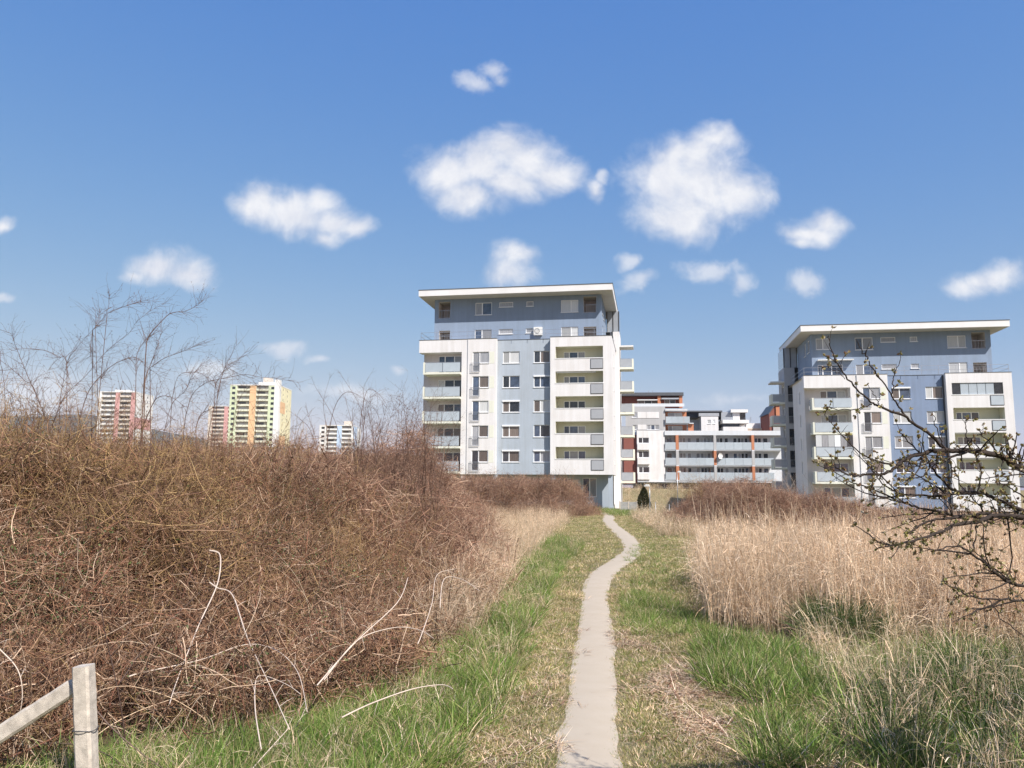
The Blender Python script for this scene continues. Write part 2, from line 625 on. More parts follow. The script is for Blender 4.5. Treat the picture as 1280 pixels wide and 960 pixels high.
# front border of the bramble thicket on the left of the trail, and of the reeds on the right
BRAMBLE_EDGE = np.array([(-16, 2.6), (-8, 3.4), (-4.2, 4.25), (-2.9, 4.75), (-2.1, 5.05), (-1.84, 5.4), (-1.6, 5.84), (-1.05, 6.6), (-.68, 8.1), (-.5, 10.6), (-.35, 14), (-.3, 17), (-.3, 20), (-.8, 26), (-.9, 34), (-.5, 42)])
REED_EDGE = np.array([(18, 6.2), (9, 7.6), (5.3, 8.4), (3.9, 8.6), (3.2, 9.0), (2.6, 9.2), (2.45, 10.2), (2.75, 11.6), (3.4, 15), (4.3, 19), (6.2, 27), (8.6, 34)])


def edge_dist(x, y, E):
    d = np.full(x.shape, 1e9)
    for (x0, y0), (x1, y1) in zip(E[:-1], E[1:]):
        vx, vy = x1 - x0, y1 - y0
        t = np.clip(((x - x0) * vx + (y - y0) * vy) / (vx * vx + vy * vy), 0, 1)
        d = np.minimum(d, np.hypot(x - x0 - t * vx, y - y0 - t * vy))
    return d


def inside(x, y, P):
    r = np.zeros(x.shape, bool)
    n = len(P)
    for i in range(n):
        x0, y0 = P[i]; x1, y1 = P[(i + 1) % n]
        if y0 == y1:
            continue
        c = ((y0 > y) != (y1 > y)) & (x < (x1 - x0) * (y - y0) / (y1 - y0) + x0)
        r ^= c
    return r


BRAMBLE_POLY = np.vstack([BRAMBLE_EDGE, [(-6, 46), (-40, 46), (-40, 2.6)]])
REED_POLY = np.vstack([REED_EDGE, [(10, 38), (34, 34), (34, 6.2)]])

gx, gy = gv[:, 0], gv[:, 1]
near = (gy < 60) & (np.abs(gx) < 40)
pd = np.full(len(gx), 50.0)
pd[near] = path_dist(gx[near], gy[near])
ib = inside(gx, gy, BRAMBLE_POLY)
ir = inside(gx, gy, REED_POLY)
zone = np.zeros((len(gx), 4), np.float32)
zone[:, 0] = np.clip(1 - pd / 0.5, 0, 1) * .8                         # trodden
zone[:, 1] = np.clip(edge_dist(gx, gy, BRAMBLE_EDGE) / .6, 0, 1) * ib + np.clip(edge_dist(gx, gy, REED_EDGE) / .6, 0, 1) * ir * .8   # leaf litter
zone[:, 2] = np.clip((gy - 95) / 8, 0, 1)                                      # dry bank
zone[:, 3] = 1


def grid_mesh(name, v, f):
    me = bpy.data.meshes.new(name)
    me.from_pydata(v.tolist() if not isinstance(v, list) else v, [], f.tolist() if not isinstance(f, list) else f)
    me.polygons.foreach_set('use_smooth', [True] * len(me.polygons))
    me.update()
    return me


gm = bpy.data.materials.new("meadow_ground")
gm.use_nodes = True
t = NT(gm.node_tree)
b = gm.node_tree.nodes['Principled BSDF']
b.inputs['Roughness'].default_value = 0.95
b.inputs['Specular IOR Level'].default_value = 0.1
g = t.n('ShaderNodeNewGeometry')
za = t.n('ShaderNodeAttribute', attribute_name='zone')
zs = t.n('ShaderNodeSeparateColor')
t.link(za.outputs['Color'], zs.inputs[0])
n1 = t.noise(g.outputs['Position'], 1.7, 5, .65).outputs['Fac']
n2 = t.noise(g.outputs['Position'], 26, 5, .7).outputs['Fac']
nn = t.math('MULTIPLY_ADD', n2, .55, t.math('MULTIPLY', n1, .45))
meadow = t.ramp(nn, [(0.34, (0.060, 0.058, 0.022)), (0.46, (0.125, 0.125, 0.045)), (0.54, (0.19, 0.165, 0.075)), (0.66, (0.30, 0.235, 0.14))])
trod = t.ramp(nn, [(0.34, (0.12, 0.105, 0.05)), (0.5, (0.26, 0.205, 0.12)), (0.66, (0.40, 0.325, 0.225))])
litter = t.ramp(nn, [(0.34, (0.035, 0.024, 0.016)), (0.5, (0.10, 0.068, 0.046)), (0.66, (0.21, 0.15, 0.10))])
bank = t.ramp(nn, [(0.36, (0.14, 0.125, 0.055)), (0.5, (0.24, 0.195, 0.10)), (0.64, (0.33, 0.265, 0.155))])
c = t.mix(zs.outputs[0], meadow, trod)
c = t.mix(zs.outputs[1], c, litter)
c = t.mix(zs.outputs[2], c, bank)
t.link(c, b.inputs['Base Color'])
bp = t.n('ShaderNodeBump')
bp.inputs['Strength'].default_value = 0.7
bp.inputs['Distance'].default_value = 0.03
t.link(n2, bp.inputs['Height'])
t.link(bp.outputs[0], b.inputs['Normal'])
me = grid_mesh("ground", gv, gf)
ca = me.color_attributes.new("zone", 'FLOAT_COLOR', 'POINT')
ca.data.foreach_set('color', zone.ravel())
me.materials.append(gm)
place("ground", me, kind='structure')

# trail
pm = bpy.data.materials.new("trodden_clay")
pm.use_nodes = True
t = NT(pm.node_tree)
b = pm.node_tree.nodes['Principled BSDF']
b.inputs['Roughness'].default_value = 0.92
b.inputs['Specular IOR Level'].default_value = 0.15
g = t.n('ShaderNodeNewGeometry')
n1 = t.noise(g.outputs['Position'], 3.0, 5, .6).outputs['Fac']
n2 = t.noise(g.outputs['Position'], 95, 5, .75).outputs['Fac']
nn = t.math('MULTIPLY_ADD', n2, .35, t.math('MULTIPLY', n1, .65))
c = t.ramp(nn, [(0.26, (0.33, 0.265, 0.195)), (0.36, (0.445, 0.37, 0.28)), (0.6, (0.475, 0.40, 0.31)), (0.74, (0.505, 0.435, 0.345))])
t.link(c, b.inputs['Base Color'])
bp = t.n('ShaderNodeBump')
bp.inputs['Strength'].default_value = 0.25
bp.inputs['Distance'].default_value = 0.004
t.link(n2, bp.inputs['Height'])
t.link(bp.outputs[0], b.inputs['Normal'])
nr = np.random.RandomState(3)
PC[:, 2] *= 1.12
N = len(PC)
tang = np.gradient(PC[:, :2], axis=0)
tang /= np.linalg.norm(tang, axis=1)[:, None]
nor = np.stack([tang[:, 1], -tang[:, 0]], 1)


def wob(n, k):
    a = nr.randn(n)
    for _ in range(k):
        a = np.convolve(np.pad(a, 1, mode='edge'), [.25, .5, .25], 'valid')
    return a / (a.std() + 1e-6)


prof = np.array([-1, -.8, -.4, 0, .4, .8, 1.0])
el, er = 1 + .05 * wob(N, 3) + .07 * wob(N, 30), 1 + .05 * wob(N, 3) + .07 * wob(N, 30)
pv = []
for i in range(N):
    for q in prof:
        off = q * PC[i, 2] * .5 * 1.12 * (el[i] if q < 0 else er[i])
        x, y = PC[i, 0] + nor[i, 0] * off, PC[i, 1] + nor[i, 1] * off
        pv.append((x, y, float(gz(x, y)) + .003 + .011 * (1 - q * q)))
K = len(prof)
pf = [(i * K + k, i * K + k + 1, (i + 1) * K + k + 1, (i + 1) * K + k) for i in range(N - 1) for k in range(K - 1)]
me = grid_mesh("path", np.array(pv), pf)
me.materials.append(pm)
place("path", me, kind='structure')

# hills on the horizon
hx = np.linspace(-9000, 9000, 180)
hv, hf = [], []
for r, (yy, kz) in enumerate(((3600, 0.0), (4000, .55), (4500, 1.0), (5200, .8), (5800, .0))):
    for x in hx:
        crest = 385 + 30 * math.sin(x * .0012 + 1) + 16 * math.sin(x * .0047) + 8 * math.sin(x * .011 + 2)
        crest *= 1 - .75 * float(sstep((x + 2600) / 1900))
        crest = max(crest, 40)
        hv.append((x, yy + 60 * math.sin(x * .004 + r), 20 + crest * kz))
for r in range(4):
    for i in range(len(hx) - 1):
        k = r * len(hx) + i
        hf.append((k, k + 1, k + 1 + len(hx), k + len(hx)))
mat_plain("hill_wood", (0.075, 0.075, 0.055), .95, .1, .35, .012)
me = grid_mesh("hills", hv, hf)
me.materials.append(MATS["hill_wood"])
place("hills", me, kind='structure')

# ------------------------------------------------------------------ residential towers


def rail(parent, M, a0, a1, b0, b1, c, step=.12, name='railing'):
    """light metal railing: frame and uprights"""
    mb = MB()
    mb.box(a0, a1, c, c + .03, b1 - .04, b1, 'steel')
    mb.box(a0, a1, c, c + .03, b0, b0 + .04, 'steel')
    n = max(2, int((a1 - a0) / step))
    for i in range(n + 1):
        x = a0 + (a1 - a0 - .025) * i / n
        mb.box(x, x + .025, c + .003, c + .027, b0 + .04, b1 - .04, 'steel')
    return mb.build(name, parent, M)


def flank_balcony(root, side, s_wall, z, k):
    """balcony hanging off the rear corner of the flank: slab, end panel, glass front, rail"""
    sg = 1 if side == 'r' else -1
    out = 1.75
    x0, x1 = (s_wall, s_wall + out) if sg > 0 else (s_wall - out, s_wall)
    pan = 'balustrade_grey'
    o = piece('balcony', root, FRONT, x0, x1, 11.3, 13.6, z - .26, z, 'pale_yellow')
    inv = Matrix.Translation((-x0, -11.3, -(z - .26)))
    place('glass_panel', box_mesh('glass_panel', out - .28, .03, .98, pan), o, inv @ Matrix.Translation((x0 + (.06 if sg > 0 else .22), 11.33, z + .05)))
    ex = x1 - .2 if sg > 0 else x0 - .002
    place('end_panel', box_mesh('end_panel', .202, 2.0, 1.08, 'pale_yellow'), o, inv @ Matrix.Translation((ex, 11.29, z - .002)))
    place('handrail', box_mesh('handrail', out - .2, .05, .05, 'steel'), o, inv @ Matrix.Translation((x0 + (.0 if sg > 0 else .2), 11.32, z + 1.05)))


def tower(name, label, x0, y0, ground, zb, deep, glazed):
    root = thing(name, label, 'apartment tower', (x0, y0, ground), -0.1723, 'twin blue and white apartment towers')
    zt = zb + 15.8
    blue = 'deep_blue_render' if deep else 'blue_render'
    FL = 2.88
    # -- left bay with the corner balconies
    mb = MB()
    mb.box(0, 5.95, .1, 1.45, zt - 1.5, zt, 'white_render')
    mb.box(5.2, 5.95, .1, 1.45, zb, zt - 1.5, 'white_render')
    holes = []
    for i in range(5):
        zz = zt - 4.0 - FL * i
        holes.append((2.05, 4.95, zz + .05, zz + 2.28, .12))
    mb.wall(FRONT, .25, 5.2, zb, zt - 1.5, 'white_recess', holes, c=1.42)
    mb.quad([(.25, 1.42, zb), (.25, 9.4, zb), (5.2, 9.4, zb), (5.2, 1.42, zb)], 'soffit')
    mb.build('corner_bay', root)
    for i in range(5):
        zz = zt - 4.0 - FL * i
        window(root, FRONT, 2.05, 4.95, zz + .05, zz + 2.28, 1.5, (.27, .67), kinds(3), sill=False)
        o = piece('balcony', root, FRONT, .72, 5.19, -.55, 1.40, zz - .2, zz + .04, 'pale_yellow')
        inv = Matrix.Translation((-.72, .55, -(zz - .2)))
        for a, b_ in ((.98, 3.04), (3.10, 5.16)):
            place('glass_panel', box_mesh('glass_panel', b_ - a, .03, 1.06, 'balustrade_glass'), o, inv @ Matrix.Translation((a, -.52, zz + .1)))
        place('side_panel', box_mesh('side_panel', .2, 1.0, 1.2, 'pale_yellow'), o, inv @ Matrix.Translation((.722, -.548, zz + .042)))
        place('side_glass', box_mesh('side_glass', .04, .9, 1.1, 'balustrade_glass'), o, inv @ Matrix.Translation((.76, .46, zz + .06)))
        place('handrail', box_mesh('handrail', 4.2, .05, .05, 'steel'), o, inv @ Matrix.Translation((.96, -.535, zz + 1.18)))
        if glazed and i == 2:
            for j, kk in enumerate(('pane_white', 'pane_curtain', 'pane_white', 'pane_white', 'pane_curtain', 'pane_dark')):
                a = .98 + j * .695
                place('glazing', box_mesh('glazing', .66, .03, 1.35, kk), o, inv @ Matrix.Translation((a, -.50, zz + 1.25)))
    # -- white bay with French windows
    mb = MB()
    holes = []
    for i in range(5):
        zz = zt - 1.55 - FL * i
        holes += [(6.55, 7.35, zz - 2.32, zz, .14), (7.35, 8.48, zz - 1.35, zz, .14)]
    mb.wall(FRONT, 5.952, 9.36, zb, zt, 'white_render', holes)
    mb.quad([(5.952, 0, zb), (5.952, .1, zb), (5.952, .1, zt), (5.952, 0, zt)], 'white_render')
    mb.quad([(9.36, 0, zb), (9.36, .72, zb), (9.36, .72, zt), (9.36, 0, zt)], 'white_render')
    mb.quad([(5.952, 0, zb), (9.36, 0, zb), (9.36, 9.4, zb), (5.952, 9.4, zb)], 'soffit')
    mb.build('window_bay', root)
    for i in range(5):
        zz = zt - 1.55 - FL * i
        window(root, FRONT, 6.55, 7.345, zz - 2.32, zz, .08, (), kinds(1, ['pane_blue', 'pane_curtain', 'pane_dark']), sill=False)
        window(root, FRONT, 7.355, 8.48, zz - 1.35, zz, .08, (), kinds(1, ['pane_brown', 'pane_curtain', 'pane_blind']))
        rail(root, FRONT, 6.33, 7.45, zz - 2.4, zz - 1.3, -.14)
        piece('render_panel', root, FRONT, 8.57, 9.14, -.012, .02, zz - 1.4, zz + .0, 'pale_yellow')
    # -- blue bay
    mb = MB()
    holes, wins = [], []
    for i in range(5):
        zz = zt - 1.47 - FL * i
        for a0, a1 in ((10.02, 12.02), (13.68, 15.60)):
            holes.append((a0, a1, zz - 1.4, zz, .14))
            wins.append((a0, a1, zz, i))
    mb.wall(FRONT, 9.36, 15.7, zb, zt - .1, blue, holes, c=.72)
    mb.quad([(9.36, .72, zb), (15.7, .72, zb), (15.7, 9.4, zb), (9.36, 9.4, zb)], 'soffit')
    mb.build('blue_bay', root)
    for a0, a1, zz, i in wins:
        bx = .16 if rng.random() < .55 else 0
        window(root, FRONT, a0, a1, zz - 1.4, zz, .80, (.40,), kinds(2), box=0)
        if bx:
            piece('shutter_box', root, FRONT, a0 - .03, a1 + .03, .64, .86, zz - bx, zz + .01, 'window_frame')
    # -- white block with loggias
    mb = MB()
    holes = []
    for i in range(5):
        zz = zt - 2.52 - FL * i
        holes.append((16.31, 21.75, zz, zz + 1.36, 1.5, 'pale_green_render'))
    mb.wall(FRONT, 15.7, 22.75, zb, zt, 'white_render', holes)
    bh = [(17.1, 19.6, zt - 3.5 - FL * i, zt - 1.55 - FL * i, .1) for i in range(5)]
    mb.wall(FRONT, 16.3, 21.76, zb + .3, zt - .6, 'pale_green_render', bh, c=1.5)
    mb.quad([(15.7, 0, zb), (15.7, 0, zt), (15.7, .73, zt), (15.7, .73, zb)], 'white_render')
    mb.quad([(15.7, 0, zb), (22.75, 0, zb), (22.75, 9.4, zb), (15.7, 9.4, zb)], 'soffit')
    mb.build('loggia_block', root)
    for i in range(5):
        zz = zt - 2.52 - FL * i
        window(root, FRONT, 17.1, 19.6, zt - 3.5 - FL * i, zt - 1.55 - FL * i, 1.55, (.26, .66), kinds(3, ['pane_blue', 'pane_dark', 'pane_blue', 'pane_curtain']), sill=False)
        piece('loggia_sill', root, FRONT, 16.25, 21.8, -.04, .12, zz - .06, zz + .015, 'window_frame')
        o = piece('parapet_panel', root, FRONT, 20.32, 21.76, -.05, .02, zz - 1.28, zz - .14, 'dark_metal')
        place('panel_face', box_mesh('panel_face', 1.34, .03, 1.04, 'balustrade_glass' if deep else 'grey_panel'), o, Matrix.Translation((.05, -.012, .05)))
        if glazed and i == 0:
            for j in range(6):
                piece('glazing', root, FRONT, 16.36 + j * .9, 17.21 + j * .9, .1, .13, zz + .04, zz + 1.32, 'balustrade_glass' if j % 5 else 'pane_dark')
        if (i, deep) in ((1, False), (2, True), (3, True)):
            piece('blind_box', root, FRONT, 16.4, 21.2 - i * .3, .12, .3, zz + 1.2, zz + 1.34, 'ac_white')
    # -- flanks
    for side in 'rl':
        mb = MB()
        if side == 'r':
            Mf, a0, a1, s = right_face(22.75), 0.0, 9.4, 22.75
        else:
            Mf, a0, a1, s = left_face(.25), -9.4, -1.42, .25
        wh = []
        for i in range(5):
            zz = zt - 1.5 - FL * i
            for tt in ((4.2, 4.9),):
                lo, hi = (tt if side == 'r' else (-tt[1], -tt[0]))
                wh.append((lo, hi, zz - 1.5, zz, .14))
        mb.wall(Mf, a0, a1, zb, zt, 'white_render', wh)
        # step back and the rear wing with its balconies
        xw = 23.2 if side == 'r' else -.45
        xr = 22.4 if side == 'r' else .9
        mb.quad([(s, 9.4, zb), (xr, 9.4, zb), (xr, 9.4, zt), (s, 9.4, zt)], 'white_render')
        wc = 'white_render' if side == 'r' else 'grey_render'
        mb.quad([(xr, 9.4, 0), (xr, 11.2, 0), (xr, 11.2, zt), (xr, 9.4, zt)], wc)
        fh = []
        fa0, fa1 = (xr, xw) if side == 'r' else (xw, xr)
        dx0, dx1 = (xr + .02, xr + .6) if side == 'r' else (xr - .95, xr - .05)
        if side == 'l':
            for i in range(6):
                zz = zt - 2.0 - FL * i
                fh.append((dx0, dx1, zz, zz + 2.2, .12))
        mb.wall(FRONT, fa0, fa1, -.5, zt + 2.6, wc, fh, c=11.2)
        Mw = right_face(xw) if side == 'r' else left_face(xw)
        dh = []
        for i in range(6):
            zz = zt - 2.0 - FL * i
            r_ = (11.6, 13.3)
            lo, hi = r_ if side == 'r' else (-r_[1], -r_[0])
            dh.append((lo, hi, zz, zz + 2.2, .12))
        lo, hi = (11.2, 16.0) if side == 'r' else (-16.0, -11.2)
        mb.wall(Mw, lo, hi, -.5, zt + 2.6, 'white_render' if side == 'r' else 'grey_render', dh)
        mb.quad([(xw, 11.2, zt + 2.6), (xr - (0 if side == 'r' else -2) - (2 if side == 'r' else 0), 11.2, zt + 2.6), (xr - (2 if side == 'r' else -2), 16, zt + 2.6), (xw, 16, zt + 2.6)], 'terrace_floor')
        mb.build('flank_wall', root)
        for h in wh:
            window(root, Mf, h[0], h[1], h[2], h[3], .08, (), kinds(1), sill=True)
        for h in dh:
            window(root, Mw, h[0], h[1], h[2], h[3], .06, (.5,), ('pane_dark', 'pane_blue'), sill=False)
        for h in fh:
            window(root, FRONT, h[0], h[1], h[2], h[3], 11.26, (), ('pane_dark',), sill=False, frame='dark_metal')
            rail(root, FRONT, h[0], h[1], h[2] + .02, h[2] + 1.0, 11.12)
        for i in range(6):
            flank_balcony(root, side, xw, zt - 2.0 - FL * i, i)
        a, b_ = (xw - .3, xw + 1.75) if side == 'r' else (xw - 1.75, xw + .3)
        piece('canopy', root, FRONT, a, b_, 11.25, 13.7, zt + .62, zt + .80, 'roof_white')
        # glazed corner room of the top storey
        g0, g1 = (21.6, xw) if side == 'r' else (xw, 1.3)
        o = piece('corner_glazing', root, FRONT, g0, g1, 11.3, 15.8, zt + 2.62, zt + 5.28, 'balustrade_grey')
        for xx in ((g0 - .02), (g0 + g1) / 2 - .05, g1 - .1):
            place('mullion', box_mesh('mullion', .12, .1, 2.64, 'dark_metal'), o, Matrix.Translation((xx - g0, -.05, .01)))
    # -- rear wall, terrace, ground floor
    mb = MB()
    mb.quad([(-.45, 16, -.5), (-.45, 16, zt + 2.6), (23.2, 16, zt + 2.6), (23.2, 16, -.5)], 'white_render')
    mb.quad([(0, .1, zt - .06), (9.36, .1, zt - .06), (9.36, 11.2, zt - .06), (0, 11.2, zt - .06)], 'terrace_floor')
    mb.quad([(9.36, .72, zt - .105), (15.7, .72, zt - .105), (15.7, 11.2, zt - .105), (9.36, 11.2, zt - .105)], 'terrace_floor')
    mb.quad([(15.7, 0, zt - .06), (22.75, 0, zt - .06), (22.75, 11.2, zt - .06), (15.7, 11.2, zt - .06)], 'terrace_floor')
    mb.build('rear_wall', root)
    mb = MB()
    gh = [(2.6, 4.2, zb - 2.6, zb - .4, .1), (7.0, 8.8, zb - 2.6, zb - .4, .1), (10.3, 11.9, zb - 2.6, zb - .35, .1), (13.5, 15.2, zb - 2.6, zb - .35, .1), (16.9, 18.1, zb - 2.6, zb - .35, .1), (19.2, 20.8, zb - 2.5, zb - .35, .1)]
    gmat = 'ground_floor_grey' if deep else blue
    mb.wall(FRONT, .4, 22.3, -.5, zb, gmat, gh, c=1.9)
    mb.wall(right_face(22.3), 1.9, 16, -.5, zb, 'blue_render')
    mb.wall(left_face(.4), -16, -1.9, -.5, zb, 'blue_render')
    mb.build('ground_floor_wall', root)
    for h in gh:
        window(root, FRONT, h[0], h[1], h[2], h[3], 1.96, (.5,), kinds(2, ['pane_dark', 'pane_blue', 'pane_curtain']), sill=False)
    for a in (.35, 5.3, 9.0, 15.8, 22.2):
        piece('pillar', root, FRONT, a, a + .5, .25, .75, -.5, zb - .002, 'white_render' if a in (.35, 5.3) else 'blue_render')
    # -- parapet cap and terrace railing
    mb = MB()
    for a0, a1, cc in ((-.04, 5.98, .06), (5.98, 9.40, -.04), (15.66, 22.79, -.04)):
        mb.box(a0, a1, cc, cc + .3, zt + .002, zt + .05, 'roof_edge')
    mb.box(9.402, 15.658, .68, .98, zt - .098, zt - .05, 'roof_edge')
    mb.box(22.5, 22.79, .262, 11.1, zt + .002, zt + .05, 'roof_edge')
    mb.build('parapet_cap', root)
    mb = MB()
    for zz in (.45, .95):
        mb.box(.1, 22.65, .38, .41, zt + zz, zt + zz + .035, 'steel')
        mb.box(.1, .13, .412, 9.2, zt + zz, zt + zz + .035, 'steel')
        mb.box(22.62, 22.65, .412, 9.2, zt + zz, zt + zz + .035, 'steel')
    for i in range(13):
        x = .1 + i * (22.52 / 12)
        mb.box(x, x + .035, .382, .408, zt - .05, zt + .95, 'steel')
    mb.build('terrace_railing', root)
    # -- penthouse storeys
    mb = MB()
    P = FRONT
    ph = [(1.85, 3.3, zt + 2.95, zt + 5.0, 2.3, 'soffit'), (1.95, 3.3, zt - .05, zt + 1.45, 2.3, 'soffit'),
          (19.42, 20.9, zt + 3.1, zt + 5.05, 2.3, 'soffit'), (19.42, 20.9, zt - .05, zt + 1.45, 2.3, 'soffit')]
    pw = [(6.40, 8.42, zt + 3.25, zt + 4.75, (.42,)), (9.32, 11.0, zt + 4.12, zt + 4.72, ()), (12.62, 13.46, zt + 4.12, zt + 4.72, ()), (16.76, 18.80, zt + 3.25, zt + 4.72, (.58,)),
          (6.36, 8.44, zt - .02, zt + 1.45, (.42,)), (9.28, 11.0, zt + .84, zt + 1.45, ()), (12.56, 13.46, zt + .88, zt + 1.45, ()), (16.76, 18.80, zt - .02, zt + 1.5, (.58,))]
    if deep:
        ph = [h for h in ph if h[0] > 10]
        pw += [(1.9, 3.5, zt + 3.4, zt + 4.75, (.5,)), (2.0, 4.9, zt + .0, zt + 1.5, (.2, .55))]
    mb.wall(P, 1.35, 21.5, zt - .1, zt + 5.32, 'pent_render', ph + [(*w[:4], .12) for w in pw], c=1.8)
    sh = [(-6.3, -5.3, zt + 3.2, zt + 4.8, .12), (-4.3, -2.9, zt + 3.3, zt + 4.8, .12)]
    mb.wall(left_face(1.35), -11.3, -1.8, zt - .1, zt + 5.32, 'pent_render', sh)
    sr = [(3.4, 4.6, zt + 3.3, zt + 4.8, .12), (6.0, 7.2, zt + 3.2, zt + 4.8, .12), (4.0, 5.2, zt, zt + 2.1, .12)]
    mb.wall(right_face(21.5), 1.8, 11.3, zt - .1, zt + 5.32, 'pent_render', sr)
    for h in ph:
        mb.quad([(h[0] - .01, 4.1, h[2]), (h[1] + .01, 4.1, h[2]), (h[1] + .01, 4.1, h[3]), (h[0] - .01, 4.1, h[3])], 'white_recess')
    mb.build('penthouse_wall', root)
    for w in pw:
        pool = ['pane_blind', 'pane_white'] if 16 < w[0] < 17 else ['pane_blue', 'pane_curtain']
        if w[3] - w[2] < .8:
            pool = ['pane_curtain']
        window(root, P, w[0], w[1], w[2], w[3], 1.86, w[4], kinds(3, pool))
    for h in sh:
        window(root, left_face(1.35), h[0], h[1], h[2], h[3], .06, (.5,), kinds(2))
    for h in sr:
        window(root, right_face(21.5), h[0], h[1], h[2], h[3], .06, (.5,), kinds(2))
    for h in ph:
        rail(root, P, h[0] + .02, h[1] - .02, h[2] + .05, h[2] + 1.0, 1.86, step=.3)
    if deep:
        piece('joint_strip', root, FRONT, 15.52, 15.64, .58, .70, zb, zt - .2, 'dark_metal')  # narrow dark upright strip along the joint beside the blue bay
    # -- roof
    r = MB()
    r.box(-.15, 22.9, -.1, 16.3, zt + 5.33, zt + 6.06, 'roof_white')
    ro = r.build('roof', root)
    s_ = MB()
    s_.box(-.05, 22.8, .0, 16.2, zt + 5.30, zt + 5.328, 'soffit')
    s_.build('soffit', ro)
    e = MB()
    e.box(-.2, 22.95, -.15, 16.35, zt + 6.063, zt + 6.12, 'roof_edge')
    e.build('roof_flashing', ro)
    if deep:
        piece('awning', root, FRONT, 1.9, 6.0, 1.0, 1.79, zt + 1.95, zt + 2.05, 'ac_white')
    else:
        ac = piece('air_conditioner', root, FRONT, 13.56, 14.56, 1.35, 1.76, zt + .55, zt + 1.5, 'ac_white')
        fan = MB()
        for k in range(16):
            a0_, a1_ = k / 16 * 2 * math.pi, (k + 1) / 16 * 2 * math.pi
            for r0, r1 in ((.27, .32), (.13, .17)):
                fan.quad([(.4 + r0 * math.cos(a0_), -.012, .47 + r0 * math.sin(a0_)), (.4 + r0 * math.cos(a1_), -.012, .47 + r0 * math.sin(a1_)),
                          (.4 + r1 * math.cos(a1_), -.012, .47 + r1 * math.sin(a1_)), (.4 + r1 * math.cos(a0_), -.012, .47 + r1 * math.sin(a0_))], 'dark_metal')
        fan.build('fan_grille', ac)
    return root


tower('apartment_tower', 'white and grey-blue eight storey tower at the end of the trail', -11.08, 93.75, -0.42, 3.50, False, False)
tower('apartment_tower', 'white and deeper blue tower partly behind the budding fruit tree branches', 34.85, 94.66, -4.45, 3.73, True, True)

# ------------------------------------------------------------------ long balcony block between the towers


